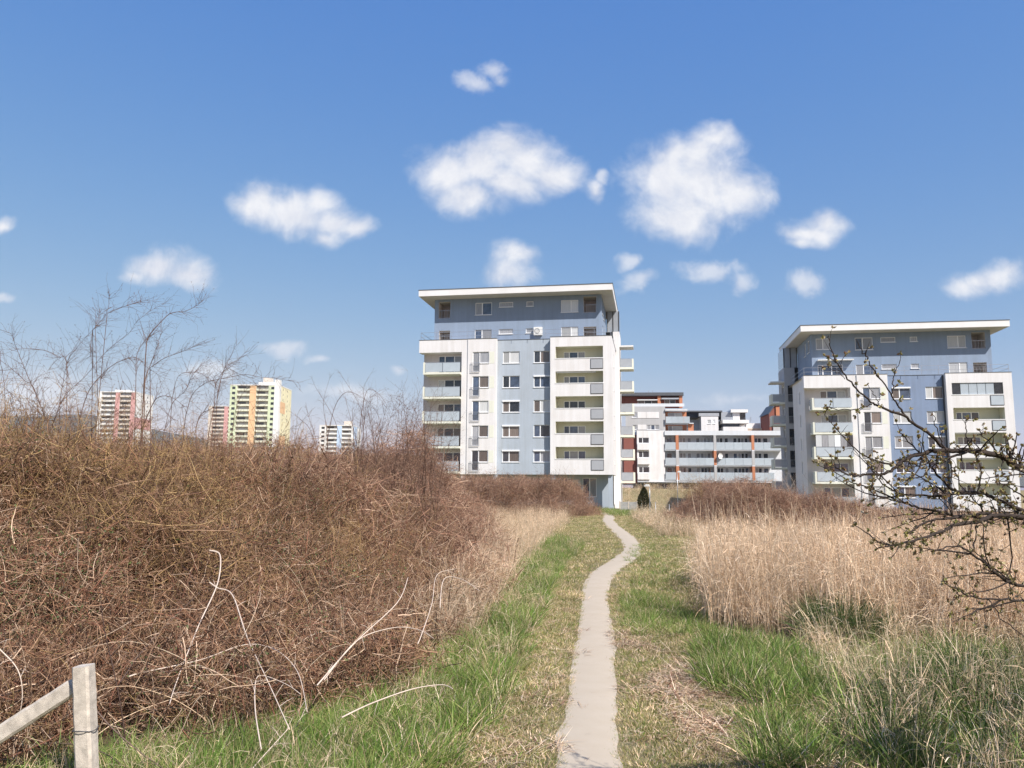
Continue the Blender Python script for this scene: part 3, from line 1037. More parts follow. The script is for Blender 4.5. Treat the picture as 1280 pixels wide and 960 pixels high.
def long_block():
    root = thing('apartment_block', 'low white block with long glass balconies and orange fins between the towers', 'apartment block', (28.67, 150, 1.5), -0.09)
    Z = lambda z: z - 1.5
    mb = MB()
    floors = [(8.6, 10.12, 8.73), (5.75, 7.22, 5.88), (3.0, 4.55, 3.15)]
    bays = [(0.05, 2.0), (2.56, 8.94), (9.43, 15.83), (16.34, 21.6)]
    rec = []
    wins = []
    r2 = random.Random(4)
    for fl, (zs, gt, gb) in enumerate(floors):
        for bi, (a0, a1) in enumerate(bays):
            if bi == 0:
                spans = [(.5, 1.5)]
            elif bi == 3:
                spans = [(16.7, 18.0), (18.3, 19.2)]
            else:
                spans = [(a0 + .35, a0 + 1.5), (a0 + 1.8, a0 + 2.5), (a0 + 3.4, a0 + 4.1), (a0 + 4.25, a0 + 5.4), (a0 + 5.5, a0 + 6.1)]
            for s0, s1 in spans:
                h = (s0, s1, Z(zs + .25), Z(zs + 2.45), .1)
                rec.append(h)
                wins.append((h, fl, bi))
    mb.wall(FRONT, 0, 24, Z(2.75), Z(11.46), 'cool_white', rec, c=1.5)
    mb.quad([(0, 0, Z(2.75)), (0, 1.5, Z(2.75)), (0, 1.5, Z(11.46)), (0, 0, Z(11.46))], 'cool_white')
    mb.build('recessed_wall', root)
    for h, fl, bi in wins:
        pool = ['pane_dark', 'pane_dark', 'pane_blue', 'pane_curtain'] if not (fl < 2 and bi == 1) else ['pane_curtain', 'pane_blind']
        window(root, FRONT, h[0], h[1], h[2], h[3], 1.56, (.5,) if h[1] - h[0] > 1 else (), kinds(2, pool), sill=False)
    piece('roof_fascia', root, FRONT, 0.0, 24, -.25, 1.6, Z(11.46), Z(12.28), 'cool_white')
    for fl, (zs, gt, gb) in enumerate(floors):
        end = 21.4 if fl == 0 else 19.75
        sl = piece('balcony_slab', root, FRONT, 0, end, -.2, 1.48, Z(zs - .05), Z(zs + .12), 'cool_white')
        for (a0, a1) in bays:
            a1 = min(a1, end)
            n = max(1, round((a1 - a0) / 1.6))
            w = (a1 - a0) / n
            for k in range(n):
                piece('glass_panel', root, FRONT, a0 + k * w + .015, a0 + (k + 1) * w - .015, -.28, -.25, Z(gb), Z(gt), 'balustrade_glass')
    for fi, (f0, f1) in enumerate(((2.01, 2.55), (8.95, 9.42), (15.84, 16.33))):
        for fl, (zs, gt, gb) in enumerate(floors):
            top = Z(11.45) if fl == 0 else Z(floors[fl - 1][0] - .052)
            mat = 'orange_render' if (fl % 2 == 0) == (fi != 1) else 'grey_render'
            piece('fin', root, FRONT, f0, f1, -.32, 1.49, Z(zs + .122), top, mat)
            piece('fin', root, FRONT, f0, f1, -.32, -.21, Z(zs - .05), Z(zs + .12), 'cool_white')
    # left stair part with paired windows and projecting white panels
    mb = MB()
    lw = [(-4.88, -2.9, Z(9.96), Z(11.0), .12), (-4.88, -2.9, Z(7.26), Z(8.5), .12), (-4.88, -2.9, Z(4.44), Z(5.54), .12)]
    mb.wall(FRONT, -5.15, 0, Z(2.7), Z(12.34), 'white_render', lw)
    mb.quad([(-5.15, 0, Z(2.7)), (-5.15, 14, Z(2.7)), (-5.15, 14, Z(12.34)), (-5.15, 0, Z(12.34))], 'cool_white')
    mb.box(-7.6, -5.16, .6, 12, Z(2.4), Z(11.6), 'red_render')
    mb.build('stair_wall', root)
    for h in lw:
        window(root, FRONT, h[0], h[1], h[2], h[3], .06, (.4,), ('pane_dark', 'pane_dark'))
        piece('parapet_panel', root, FRONT, -5.1, -2.85, -.35, -.02, h[2] - 1.25, h[2] - .1, 'white_render')
    # grey upper storeys, balcony, orange penthouse
    mb = MB()
    gh = [(-5.95, -5.1, Z(14.75), Z(15.8), .1), (-5.9, -5.15, Z(12.5), Z(13.4), .1), (-3.25, -.95, Z(12.5), Z(13.42), .1)]
    mb.wall(FRONT, -7.2, .2, Z(12.34), Z(16.92), 'grey_render', gh, c=.25)
    mb.quad([(.2, .25, Z(12.34)), (.2, 14, Z(12.34)), (.2, 14, Z(16.92)), (.2, .25, Z(16.92))], 'grey_render')
    mb.quad([(-7.2, .25, Z(16.92)), (.2, .25, Z(16.92)), (.2, 14, Z(16.92)), (-7.2, 14, Z(16.92))], 'terrace_floor')
    mb.quad([(0, -.2, Z(12.27)), (24, -.2, Z(12.27)), (24, 14, Z(12.27)), (0, 14, Z(12.27))], 'terrace_floor')
    mb.wall(FRONT, .2, 4.4, Z(12.28), Z(16.05), 'orange_render', [(.9, 3.6, Z(13.9), Z(15.9), .1), (.9, 3.6, Z(12.32), Z(13.4), .1)], c=2.2)
    mb.box(.2, 4.4, 2.35, 14, Z(12.29), Z(16.04), 'grey_render')
    mb.build('upper_wall', root)
    for h in gh:
        window(root, FRONT, h[0], h[1], h[2], h[3], .31, (.33, .66) if h[1] - h[0] > 2 else (), ('pane_curtain', 'pane_blue', 'pane_curtain'))
    window(root, FRONT, .9, 3.6, Z(13.9), Z(15.9), 2.26, (.5,), ('pane_curtain', 'pane_blind'), sill=False)
    window(root, FRONT, .9, 3.6, Z(12.32), Z(13.4), 2.26, (.3,), ('pane_curtain', 'pane_blind'), sill=False)
    for a0, a1, z0, z1 in ((-4.95, -3.35, 14.7, 15.85), (-3.3, -.95, 14.7, 15.85), (-4.95, -3.4, 12.5, 13.45)):
        piece('white_panel', root, FRONT, a0, a1, .19, .24, Z(z0), Z(z1), 'white_render')
    piece('balcony_slab', root, FRONT, .2, 5.4, -.1, 2.18, Z(13.6), Z(13.78), 'cool_white')
    for k in range(4):
        piece('glass_panel', root, FRONT, .24 + k * 1.12, 1.33 + k * 1.12, -.2, -.17, Z(13.72), Z(14.95), 'balustrade_glass')
    piece('canopy_slab', root, FRONT, .2, 4.3, -.1, 3, Z(16.06), Z(16.4), 'cool_white')
    piece('fin', root, FRONT, 4.45, 5.46, .4, .8, Z(12.28), Z(13.58), 'orange_render')
    mb = MB()
    mb.wall(FRONT, -7.8, 3.8, Z(16.93), Z(19.24), 'red_render', [(-4.6, -.2, Z(17.3), Z(18.7), .12), (.5, 2.6, Z(17.3), Z(18.6), .12)], c=4.2)
    mb.box(3.2, 3.8, 2.9, 4.19, Z(16.93), Z(19.24), 'orange_render')
    mb.box(-.9, -.3, 2.9, 4.19, Z(16.93), Z(19.24), 'orange_render')
    mb.build('penthouse_wall', root)
    window(root, FRONT, -4.6, -.2, Z(17.3), Z(18.7), 4.26, (.3, .6), ('pane_brown', 'pane_dark'), sill=False)
    window(root, FRONT, .5, 2.6, Z(17.3), Z(18.6), 4.26, (.5,), ('pane_brown', 'pane_dark'), sill=False)
    piece('parapet', root, FRONT, -7.2, 3.85, .6, .8, Z(16.93), Z(17.5), 'cool_white')
    piece('awning', root, FRONT, -4.8, -.95, 2.6, 4.1, Z(18.35), Z(18.5), 'ac_white')
    piece('awning', root, FRONT, -.2, 3.1, 2.6, 4.1, Z(18.55), Z(18.8), 'grey_panel')
    piece('roof', root, FRONT, -7.9, 4.0, 2.6, 14.2, Z(19.25), Z(19.85), 'roof_edge')
    # dark ground floor with a strip of windows
    mb = MB()
    hs = [(-3.9, -2.7, Z(1.6), Z(2.5), .1)] + [(a, a + 3.9, Z(1.75), Z(2.5), .1) for a in (-1.4, 3.3, 8.0, 12.7)] + [(17.5, 18.6, .1, Z(2.5), .1)]
    mb.wall(FRONT, -5.1, 24, -2.5, Z(2.7), 'dark_grey_render', hs, c=.9)
    mb.build('ground_floor_wall', root)
    for h in hs:
        window(root, FRONT, h[0], h[1], h[2], h[3], .94, (.33, .75) if h[1] - h[0] > 2 else (), ('pane_dark', 'pane_dark', 'pane_brown'), sill=False)
    piece('floor_slab', root, FRONT, -5.12, 20.5, -.2, 1.0, Z(2.702), Z(2.86), 'cool_white')
    mb = MB()
    mb.box(-5.15, 24, 14, 14.3, -2, Z(12.3), 'cool_white')
    mb.box(24, 24.3, 0, 14, -2, Z(12.3), 'cool_white')
    mb.build('rear_wall', root)
    for a in (-6, -2.4, -1.6):
        mb = MB()
        mb.box(a, a + .08, 6, 6.08, Z(19.85), Z(20.6), 'steel')
        mb.build('vent_pipe', root)


long_block()


def dish(loc, rz, label):
    root = thing('satellite_dish', label, 'satellite dish', loc, rz)
    mb = MB()
    n, rings = 20, 4
    prev = None
    for r in range(rings + 1):
        rr = .55 * r / rings
        ring = [(rr * math.cos(2 * math.pi * k / n), -.25 * (rr / .55) ** 2, rr * math.sin(2 * math.pi * k / n)) for k in range(n)]
        if prev:
            for k in range(n):
                mb.quad([prev[k], prev[(k + 1) % n], ring[(k + 1) % n], ring[k]], 'lamp_white')
        prev = ring
    mb.build('reflector', root)
    mb = MB()
    mb.box(-.02, .02, -.6, 0, -.3, -.26, 'steel')
    mb.box(-.05, .05, -.68, -.58, -.34, -.22, 'dark_metal')
    mb.build('receiver_arm', root)
    mb = MB()
    mb.box(-.03, .03, .0, 1.2, -.03, .03, 'steel')
    mb.build('bracket', root)
    return root


p = at(899.5, 570, 148.6)
dish((p.x, p.y, p.z), .5, 'white satellite dish beside the orange fin of the balcony block')

# ------------------------------------------------------------------ houses beyond


def set_back_house():
    root = thing('terraced_house', 'white cube house with dark roof storey beyond the balcony block', 'house', (31.7, 178, 1.5), -.09)
    Z = lambda z: z - 1.5
    mb = MB()
    wh = [(11.7, 12.5, Z(15.8), Z(16.7), .1), (12.9, 13.4, Z(15.8), Z(16.7), .1)]
    mb.wall(FRONT, 10.35, 14.1, -.5, Z(17.4), 'white_render', wh)
    mb.wall(left_face(10.35), -9, 0, -.5, Z(17.4), 'grey_render')
    mb.wall(right_face(14.1), 0, 9, -.5, Z(17.4), 'grey_render')
    mb.wall(FRONT, 7.0, 10.34, -.5, Z(17.0), 'grey_render', c=3.5)
    mb.box(7.0, 14.9, 2.2, 9, Z(17.42), Z(18.5), 'dark_grey_render')
    mb.build('wall', root)
    for h in wh:
        window(root, FRONT, h[0], h[1], h[2], h[3], .05, (), ('pane_blind',))
    piece('roof', root, FRONT, 6.8, 15.2, 1.0, 9.3, Z(18.55), Z(18.85), 'roof_edge')
    piece('roof_beam', root, FRONT, 9.9, 14.3, .0, 1.2, Z(17.5), Z(18.2), 'grey_panel')
    piece('terrace_railing', root, FRONT, 10.4, 14.05, .1, .15, Z(17.45), Z(18.0), 'steel')
    root2 = thing('terraced_house', 'white house of stacked flat terraces beyond the balcony block', 'house', (31.7, 178, 1.5), -.09)
    for nm, a0, a1, c0, c1, z0, z1, m in (('roof', 16.9, 20.6, 0, 7, 18.35, 19.0, 'roof_white'), ('wall', 17.4, 18.9, .6, 6.5, 16.7, 18.34, 'white_render'),
                                          ('glazing', 18.95, 20.2, .9, 6.5, 16.7, 18.34, 'pane_dark'), ('glazing', 15.0, 17.35, 1.5, 6.5, 16.7, 18.6, 'balustrade_grey'),
                                          ('terrace_slab', 15.0, 20.7, -.3, 7.2, 15.9, 16.65, 'roof_white'), ('wall', 15.2, 18.7, .5, 6.5, 15.15, 15.89, 'dark_grey_render'),
                                          ('wall', 15.1, 20.4, -.2, 6.8, 0, 15.14, 'white_render'), ('balustrade', 15.1, 17.3, -.1, -.05, 16.66, 17.3, 'balustrade_grey')):
        piece(nm, root2, FRONT, a0, a1, c0, c1, Z(z0), Z(z1), m)
    root3 = thing('flat_roofed_house', 'low pinkish flat roofed house with a white rooftop box and aerial', 'house', (31.7, 185, 1.5), -.09)
    mb = MB()
    mb.wall(FRONT, 20.45, 26.2, -.5, Z(15.1), 'pink_render', [(22, 23.2, Z(11), Z(12.6), .1)])
    mb.wall(right_face(26.2), 0, 8, -.5, Z(15.1), 'pink_render')
    mb.box(20.4, 26.25, -.05, 8, Z(15.12), Z(15.35), 'far_cream')
    mb.build('wall', root3)
    window(root3, FRONT, 22, 23.2, Z(11), Z(12.6), .05)
    piece('rooftop_box', root3, FRONT, 22.4, 25.6, 1.5, 5, Z(15.36), Z(16.6), 'white_render')
    piece('rooftop_box', root3, FRONT, 21.2, 22.1, 1.5, 4, Z(15.36), Z(16.5), 'grey_panel')
    mb = MB()
    mb.box(23.5, 23.56, 2, 2.06, Z(16.6), Z(18.2), 'steel')
    for k in range(4):
        mb.box(23.1 + .06 * k, 23.96 - .06 * k, 2.01, 2.05, Z(17.2 + .25 * k), Z(17.24 + .25 * k), 'steel')
    mb.build('aerial', root3)
    root4 = thing('orange_house', 'orange and grey house edge seen behind the balconies of the deeper blue tower', 'house', (56.4, 175, 1.5), -.09)
    mb = MB()
    prof = [(0, 0), (10, 0), (10, 18.6), (1.6, 18.4), (.1, 16.4)]
    for i in range(len(prof)):
        a, b_ = prof[i], prof[(i + 1) % len(prof)]
        mb.quad([(a[0], 0, a[1]), (b_[0], 0, b_[1]), (b_[0], 9, b_[1]), (a[0], 9, a[1])], 'red_render')
    mb.quad([(x, 0, z) for x, z in prof], 'red_render')
    mb.build('wall', root4)
    piece('facade_panel', root4, FRONT, 1.5, 4.0, -.3, -.01, 15.2, 17.9, 'orange_render')
    piece('facade_panel', root4, FRONT, .8, 4.0, -.3, -.01, 2, 14.0, 'grey_render')
    mb = MB()
    mb.quad([(-.2, -.6, 16.4), (1.5, -.6, 18.75), (1.5, 9.2, 18.75), (-.2, 9.2, 16.4)], 'roof_edge')
    mb.quad([(1.5, -.6, 18.75), (10.3, -.6, 18.95), (10.3, 9.2, 18.95), (1.5, 9.2, 18.75)], 'roof_edge')
    mb.quad([(-.2, -.6, 16.15), (1.5, -.6, 18.5), (1.5, -.6, 18.75), (-.2, -.6, 16.4)], 'roof_edge')
    mb.quad([(1.5, -.6, 18.5), (10.3, -.6, 18.7), (10.3, -.6, 18.95), (1.5, -.6, 18.75)], 'roof_edge')
    mb.build('roof', root4)


set_back_house()


def panel_tower(label, x, y, W, D, top, storeys, cols, flank, flank_patch, penthouse, corner=None):
    """prefab slab tower: columns along the front are plain, windowed or balconied"""
    base = float(gz(x + W / 2, y + 2)) - .5
    root = thing('panel_tower', label, 'tower block', (x, y, base))
    H = top - base
    FH = 2.8
    mb = MB()
    holes = []
    for (f0, f1, kind, mat, *_) in cols:
        a0, a1 = f0 * W, f1 * W
        if kind == 'balcony':
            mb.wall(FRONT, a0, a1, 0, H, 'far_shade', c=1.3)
            mb.quad([(a0, 0, 0), (a0, 1.3, 0), (a0, 1.3, H), (a0, 0, H)], mat)
            mb.quad([(a1, 0, 0), (a1, 0, H), (a1, 1.3, H), (a1, 1.3, 0)], mat)
        elif kind == 'windows':
            hs = [(a0 + (a1 - a0) * .28, a0 + (a1 - a0) * .75, H - FH * (k + 1) + .7, H - FH * k - .7, .15) for k in range(storeys)]
            mb.wall(FRONT, a0, a1, 0, H, mat, hs)
            holes += hs
        else:
            mb.wall(FRONT, a0, a1, 0, H, mat)
    fh = [(D * f, D * f + 1.2, H - FH * (k + 1) + .8, H - FH * k - .8, .15) for k in range(storeys) for f in (.3, .65)]
    mb.wall(right_face(W), 0, D, 0, H, flank, fh)
    mb.wall(left_face(0), -D, 0, 0, H, flank)
    mb.quad([(0, 0, H), (W, 0, H), (W, D, H), (0, D, H)], 'far_shade')
    mb.quad([(0, D, 0), (0, D, H), (W, D, H), (W, D, 0)], flank)
    mb.build('wall', root)
    for h in holes:
        piece('window', root, FRONT, h[0], h[1], .1, .14, h[2], h[3], 'pane_dark')
    for h in fh:
        piece('window', root, right_face(W), h[0], h[1], .1, .14, h[2], h[3], 'pane_dark')
    for (f0, f1, kind, mat, *rest) in cols:
        if kind == 'balcony':
            for k in range(storeys):
                z = H - FH * (k + 1)
                piece('balcony', root, FRONT, f0 * W + .05, f1 * W - .05, -.15, 1.25, z, z + 1.05, rest[0] if rest else 'far_white')
                piece('window', root, FRONT, f0 * W + .5, f1 * W - .5 - (f1 - f0) * W * .25, 1.22, 1.28, z + 1.1, z + 2.4, 'pane_curtain' if (k * 7 + int(f0 * 90)) % 3 else 'pane_dark')
    for (a0, a1, z0, z1, m) in flank_patch:
        piece('flank_panel', root, right_face(W), a0 * D, a1 * D, -.08, -.01, H * z0, H * z1, m)
    piece('roof_cap', root, FRONT, -.1, W + .1, -.1, D + .1, H, H + .5, 'far_white')
    for (a0, a1, c0, c1, h, m) in penthouse:
        piece('lift_house', root, FRONT, a0 * W, a1 * W, c0, c1, H + .5, H + h, m)
    if corner:
        piece('corner_strip', root, FRONT, W * corner[0], W + .05, -.25, 3.5, 0, H + corner[1], 'far_white')
    return root


panel_tower('tall lime green and orange tower block on the far slope left of the trail', -152.5, 430, 26.6, 24, 55.3, 14,
            [(0, .14, 'windows', 'pale_green_panel'), (.14, .40, 'balcony', 'pale_lime', 'pale_lime'), (.40, .53, 'plain', 'far_orange'), (.53, .78, 'balcony', 'pale_lime', 'pale_lime'),
             (.78, .97, 'windows', 'pale_green_panel'), (.97, 1.0, 'plain', 'far_white')], 'far_yellow',
            [(.1, .5, .62, .78, 'far_orange'), (.1, .6, .1, .3, 'far_orange')], [(.50, .84, 6, 14, 2.6, 'far_white'), (.58, .74, 7, 12, 5.2, 'far_cream')], (.90, 3.2))
panel_tower('white tower block with red stripes behind the bare shrubs', -249.5, 480, 22.5, 24, 56.8, 12,
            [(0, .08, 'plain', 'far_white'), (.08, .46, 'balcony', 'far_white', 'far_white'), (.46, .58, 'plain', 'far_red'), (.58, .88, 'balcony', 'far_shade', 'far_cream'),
             (.88, 1.0, 'plain', 'far_red')], 'far_white', [(.0, .9, .42, .60, 'far_red')], [(.3, .7, 6, 14, 2.2, 'far_white')])
panel_tower('pale reddish slab block half hidden just left of the lime green tower', -213, 560, 22, 16, 56.5, 10,
            [(0, .12, 'plain', 'far_cream'), (.12, .5, 'balcony', 'far_red', 'far_cream'), (.5, .62, 'plain', 'far_red'), (.62, 1.0, 'balcony', 'far_red', 'far_cream')], 'far_cream', [], [])
panel_tower('small white and sky blue tower block low on the skyline', -125, 520, 22.0, 26, 40.4, 8,
            [(0, .2, 'windows', 'far_white'), (.2, .52, 'balcony', 'far_white', 'far_white'), (.52, .66, 'plain', 'far_blue'), (.66, .94, 'balcony', 'far_white', 'far_white'), (.94, 1.0, 'plain', 'far_white')],
            'far_blue', [(.5, .98, .05, .98, 'far_white')], [(.66, .86, 6, 12, 3.6, 'far_cream')])


def pavilion():
    p0 = at(320, 571, 250)
    z0 = p0.z - 1.0
    root = thing('pavilion', 'low white shed with a thin dark roof below the lime green tower', 'shed', (p0.x, p0.y, z0))
    mb = MB()
    hs = [(5.2, 6.9, .5, 3.6, .2), (8.0, 9.2, 1.2, 3.0, .2)]
    mb.wall(FRONT, 0, 11.5, 0, 4.0, 'far_white', hs)
    mb.wall(right_face(11.5), 0, 7, 0, 4.0, 'far_white')
    mb.wall(left_face(0), -7, 0, 0, 4.0, 'far_white')
    mb.build('wall', root)
    for h in hs:
        piece('doorway', root, FRONT, h[0], h[1], .2, .24, h[2], h[3], 'pane_dark')
    mb = MB()
    mb.quad([(-.8, -1, 4.5), (12.6, -1, 4.0), (12.6, 7.5, 4.0), (-.8, 7.5, 4.5)], 'grey_panel')
    mb.quad([(-.8, -1, 4.5), (12.6, -1, 4.0), (12.6, -1, 3.75), (-.8, -1, 4.2)], 'far_white')
    mb.quad([(12.6, -1, 4.0), (12.6, 7.5, 4.0), (12.6, 7.5, 3.75), (12.6, -1, 3.75)], 'far_white')
    mb.quad([(-.8, -1, 4.2), (12.6, -1, 3.75), (12.6, 7.5, 3.75), (-.8, 7.5, 4.2)], 'far_shade')
    mb.build('roof', root)


pavilion()

# ------------------------------------------------------------------ street things


def street_lamp(p, h, arm, label):
    root = thing('street_lamp', label, 'street lamp', p, group='street lamps beyond the trail')
    acc = Tubes()
    acc.tube([(0, 0, -.3), (0, 0, h * .5), (0, 0, h)], [.06, .05, .04], 7)
    acc.build('pole', 'steel', root)
    mb = MB()
    x0, x1 = (0, arm) if arm > 0 else (arm, 0)
    mb.box(x0, x1, -.12, .12, h, h + .10, 'lamp_white')
    mb.box(x0 + .1, x1 - .05, -.16, .16, h + .10, h + .2, 'lamp_white')
    mb.build('lamp_head', root)


class Tubes:
    """tapered tubes, ribbons and leaf quads gathered into one mesh"""
    def __init__(self):
        self.v, self.f, self.c = [], [], []

    def tube(self, pts, rad, sides=5, col=(1, 1, 1), cap=True):
        pts = [Vector(p) for p in pts]
        n = len(pts)
        base = len(self.v)
        up = Vector((.31, .17, .93))
        for i in range(n):
            d = (pts[min(i + 1, n - 1)] - pts[max(i - 1, 0)])
            if d.length < 1e-9:
                d = Vector((0, 0, 1))
            d.normalize()
            a = d.cross(up)
            if a.length < .05:
                a = d.cross(Vector((1, 0, 0)))
            a.normalize()
            b_ = d.cross(a)
            r = rad[i] if hasattr(rad, '__len__') else rad
            for k in range(sides):
                q = 2 * math.pi * k / sides
                self.v.append(tuple(pts[i] + a * (r * math.cos(q)) + b_ * (r * math.sin(q))))
                self.c.append(col)
        for i in range(n - 1):
            for k in range(sides):
                k2 = (k + 1) % sides
                o = base + i * sides
                self.f.append((o + k, o + k2, o + sides + k2, o + sides + k))
        if cap and sides > 2:
            self.f.append(tuple(base + (n - 1) * sides + k for k in range(sides)))

    def ribbon(self, pts, w, side, col):
        base = len(self.v)
        n = len(pts)
        for i, p in enumerate(pts):
            ww = w * (1 - (i / (n - 1)) ** 2 * .92) * .5
            for s in (-1, 1):
                self.v.append((p[0] + side[0] * ww * s, p[1] + side[1] * ww * s, p[2] + side[2] * ww * s))
                self.c.append(col)
        for i in range(n - 1):
            o = base + 2 * i
            self.f.append((o, o + 1, o + 3, o + 2))

    def leaf(self, p, d, side, ln, w, col):
        base = len(self.v)
        p, d, side = Vector(p), Vector(d), Vector(side)
        for q in (p, p + d * ln * .5 + side * w * .5, p + d * ln, p + d * ln * .5 - side * w * .5):
            self.v.append(tuple(q))
            self.c.append(col)
        self.f.append((base, base + 1, base + 2, base + 3))

    def mesh(self, name, mat='foliage', smooth=True):
        me = bpy.data.meshes.new(name)
        me.from_pydata(self.v, [], self.f)
        me.materials.append(MATS[mat])
        if mat == 'foliage':
            a = me.color_attributes.new('tint', 'FLOAT_COLOR', 'POINT')
            arr = np.ones((len(self.v), 4), np.float32)
            arr[:, :3] = np.array(self.c, np.float32)
            a.data.foreach_set('color', arr.ravel())
        me.polygons.foreach_set('use_smooth', [smooth] * len(me.polygons))
        me.update()
        return me

    def build(self, name, mat='foliage', parent=None, **props):
        return place(name, self.mesh(name, mat), parent, **props)


def gp(x, y, dz=0.0): return Vector((x, y, float(gz(x, y)) + dz))


q = at(846.5, 590.5, 110); street_lamp(gp(q.x, q.y), q.z - gp(q.x, q.y).z, .5, 'grey lamp post in front of the orange finned balcony block')
q = at(812, 608, 84); street_lamp(gp(q.x, q.y), q.z - gp(q.x, q.y).z, -.55, 'short lamp post with white head beside the conical evergreen')
q = at(950, 607, 125); street_lamp(gp(q.x, q.y), q.z - gp(q.x, q.y).z, -.9, 'lamp post with a white arm near the balcony block entrance')


def plank_wall():
    p0, p1 = gp(12.15, 90), gp(13.95, 90)
    root = thing('garden_wall', 'low grey wall of stacked concrete boards beside the near tower', 'wall', p0)
    for k in range(4):
        piece('board', root, FRONT, .0, 1.8, .003 * (k % 2), .12, k * .262 - .05, k * .262 + .205, 'old_grey_wall')
    for a in (-.12, .84, 1.8):
        piece('post', root, FRONT, a, a + .12, -.03, .15, -.2, 1.06, 'concrete')


plank_wall()


def wire_fence():
    root = thing('wire_fence', 'thin wire mesh fence on grey posts below the dry grass bank', 'fence', gp(14.8, 92))
    pts = [gp(14.8 + k * 1.9, 92 + k * 1.6) - gp(14.8, 92) for k in range(7)]
    for p in pts:
        a = Tubes()
        a.tube([p + Vector((0, 0, -.3)), p + Vector((0, 0, 1.5))], .035, 6)
        a.build('post', 'steel', root)
    a = Tubes()
    for p0, p1 in zip(pts[:-1], pts[1:]):
        for k in range(6):
            dz = Vector((0, 0, .15 + k * .25))
            a.tube([p0 + dz, p1 + dz], .006, 3)
    a.build('wires', 'steel', root)


wire_fence()


def thuja(px, pyt, pyb, Y):
    base = gp(at(px, pyb, Y).x, Y)
    h = at(px, pyt, Y).z - base.z
    root = thing('conical_evergreen', 'small dark conical evergreen standing beside the low grey wall', 'tree', base)
    a = Tubes()
    a.tube([(0, 0, -.2), (0, 0, h * .6), (0, 0, h * .9)], [.09, .05, .015], 7)
    a.build('trunk', 'bark_branch', root)
    a = Tubes()
    r = random.Random(2)
    for _ in range(5200):
        t_ = r.random() ** .8
        rr = .66 * (math.sin(min(1, (1 - t_) * 1.25) * math.pi / 2)) ** .8 * (.55 + .5 * math.sqrt(r.random())) + .02
        q = r.random() * 2 * math.pi
        rr *= 1 + .12 * math.sin(q * 3 + t_ * 9)
        p = Vector((rr * math.cos(q), rr * math.sin(q), .08 + t_ * (h - .1)))
        d = Vector((math.cos(q) * .45 + r.uniform(-.3, .3), math.sin(q) * .45 + r.uniform(-.3, .3), 1)).normalized()
        sd_ = d.cross(Vector((r.uniform(-1, 1), r.uniform(-1, 1), .1))).normalized()
        g_ = r.uniform(.5, 1.2)
        col = (.040 * g_, .046 * g_, .018 * g_) if r.random() > .22 else (.085 * g_, .06 * g_, .025 * g_)
        a.leaf(p, d, sd_, r.uniform(.08, .2), r.uniform(.03, .07), col)
    a.build('crown', 'foliage', root)


thuja(805, 609.5, 635, 88)


def red_car():
    g0 = gp(33.6, 81)
    zt_ = at(1057, 642, 81).z
    root = thing('parked_car', 'red parked car half hidden by brambles before the deeper blue tower', 'car', (g0.x, g0.y, min(zt_ - 1.46, g0.z + .6)), .15)
    prof = [(-2.1, .32), (-2.12, .62), (-2.0, .80), (-1.1, .95), (-.45, 1.40), (.9, 1.44), (1.75, 1.02), (2.05, .92), (2.1, .34)]
    W2 = .86
    mb = MB()
    n = len(prof)
    for i in range(n):
        a, b_ = prof[i], prof[(i + 1) % n]
        ia = .78 if a[1] > 1.1 else 1.0
        ib_ = .78 if b_[1] > 1.1 else 1.0
        mb.quad([(a[0], -W2 * ia, a[1]), (b_[0], -W2 * ib_, b_[1]), (b_[0], W2 * ib_, b_[1]), (a[0], W2 * ia, a[1])], 'car_red')
    low = [p_ for p_ in prof if p_[1] <= 1.1]
    for s in (-1, 1):
        mb.quad([(x, s * W2, z) for x, z in low], 'car_red')
        mb.quad([(-1.1, s * W2, .95), (-.45, s * W2 * .78, 1.40), (.9, s * W2 * .78, 1.44), (1.75, s * W2, 1.02)], 'car_red')
    mb.build('body', root)
    for s in (-1, 1):
        for x0, x1, x2, x3 in ((-.85, -.42, .15, .15), (.25, .25, .85, 1.35)):
            g_ = MB()
            y_ = lambda z: s * (W2 - (W2 * .22) * (z - .98) / .44 + .012)
            g_.quad([(x0, y_(1.02), 1.02), (x1, y_(1.36), 1.36), (x2, y_(1.36), 1.36), (x3, y_(1.02), 1.02)], 'car_glass')
            g_.build('side_window', root)
    g_ = MB()
    g_.quad([(-1.08, -.68, .985), (-.48, -.58, 1.40), (-.48, .58, 1.40), (-1.08, .68, .985)], 'car_glass', Matrix.Translation((-.015, 0, .015)))
    g_.build('windscreen', root)
    g_ = MB()
    g_.quad([(1.72, -.68, 1.05), (.93, -.58, 1.43), (.93, .58, 1.43), (1.72, .68, 1.05)], 'car_glass', Matrix.Translation((.015, 0, .015)))
    g_.build('rear_window', root)
    for sx in (-1.35, 1.35):
        for sy in (-1, 1):
            w = MB()
            k = 18
            for j in range(k):
                q0, q1 = 2 * math.pi * j / k, 2 * math.pi * (j + 1) / k
                a, b_ = (sx + .31 * math.cos(q0), .31 + .31 * math.sin(q0)), (sx + .31 * math.cos(q1), .31 + .31 * math.sin(q1))
                y0_, y1_ = sy * .68, sy * .88
                w.quad([(a[0], y0_, a[1]), (b_[0], y0_, b_[1]), (b_[0], y1_, b_[1]), (a[0], y1_, a[1])], 'rubber')
                w.quad([(sx, y1_, .31), (a[0], y1_, a[1]), (b_[0], y1_, b_[1])], 'rubber')
            wo = w.build('wheel', root)
            r_ = MB()
            r_.quad([(sx + .19 * math.cos(2 * math.pi * j / 10), sy * .888, .31 + .19 * math.sin(2 * math.pi * j / 10)) for j in range(10)], 'steel')
            r_.build('rim', wo)
    for sy in (-.6, .6):
        piece('headlight', root, FRONT, -2.13, -2.05, sy - .15, sy + .15, .62, .76, 'lamp_white')


red_car()


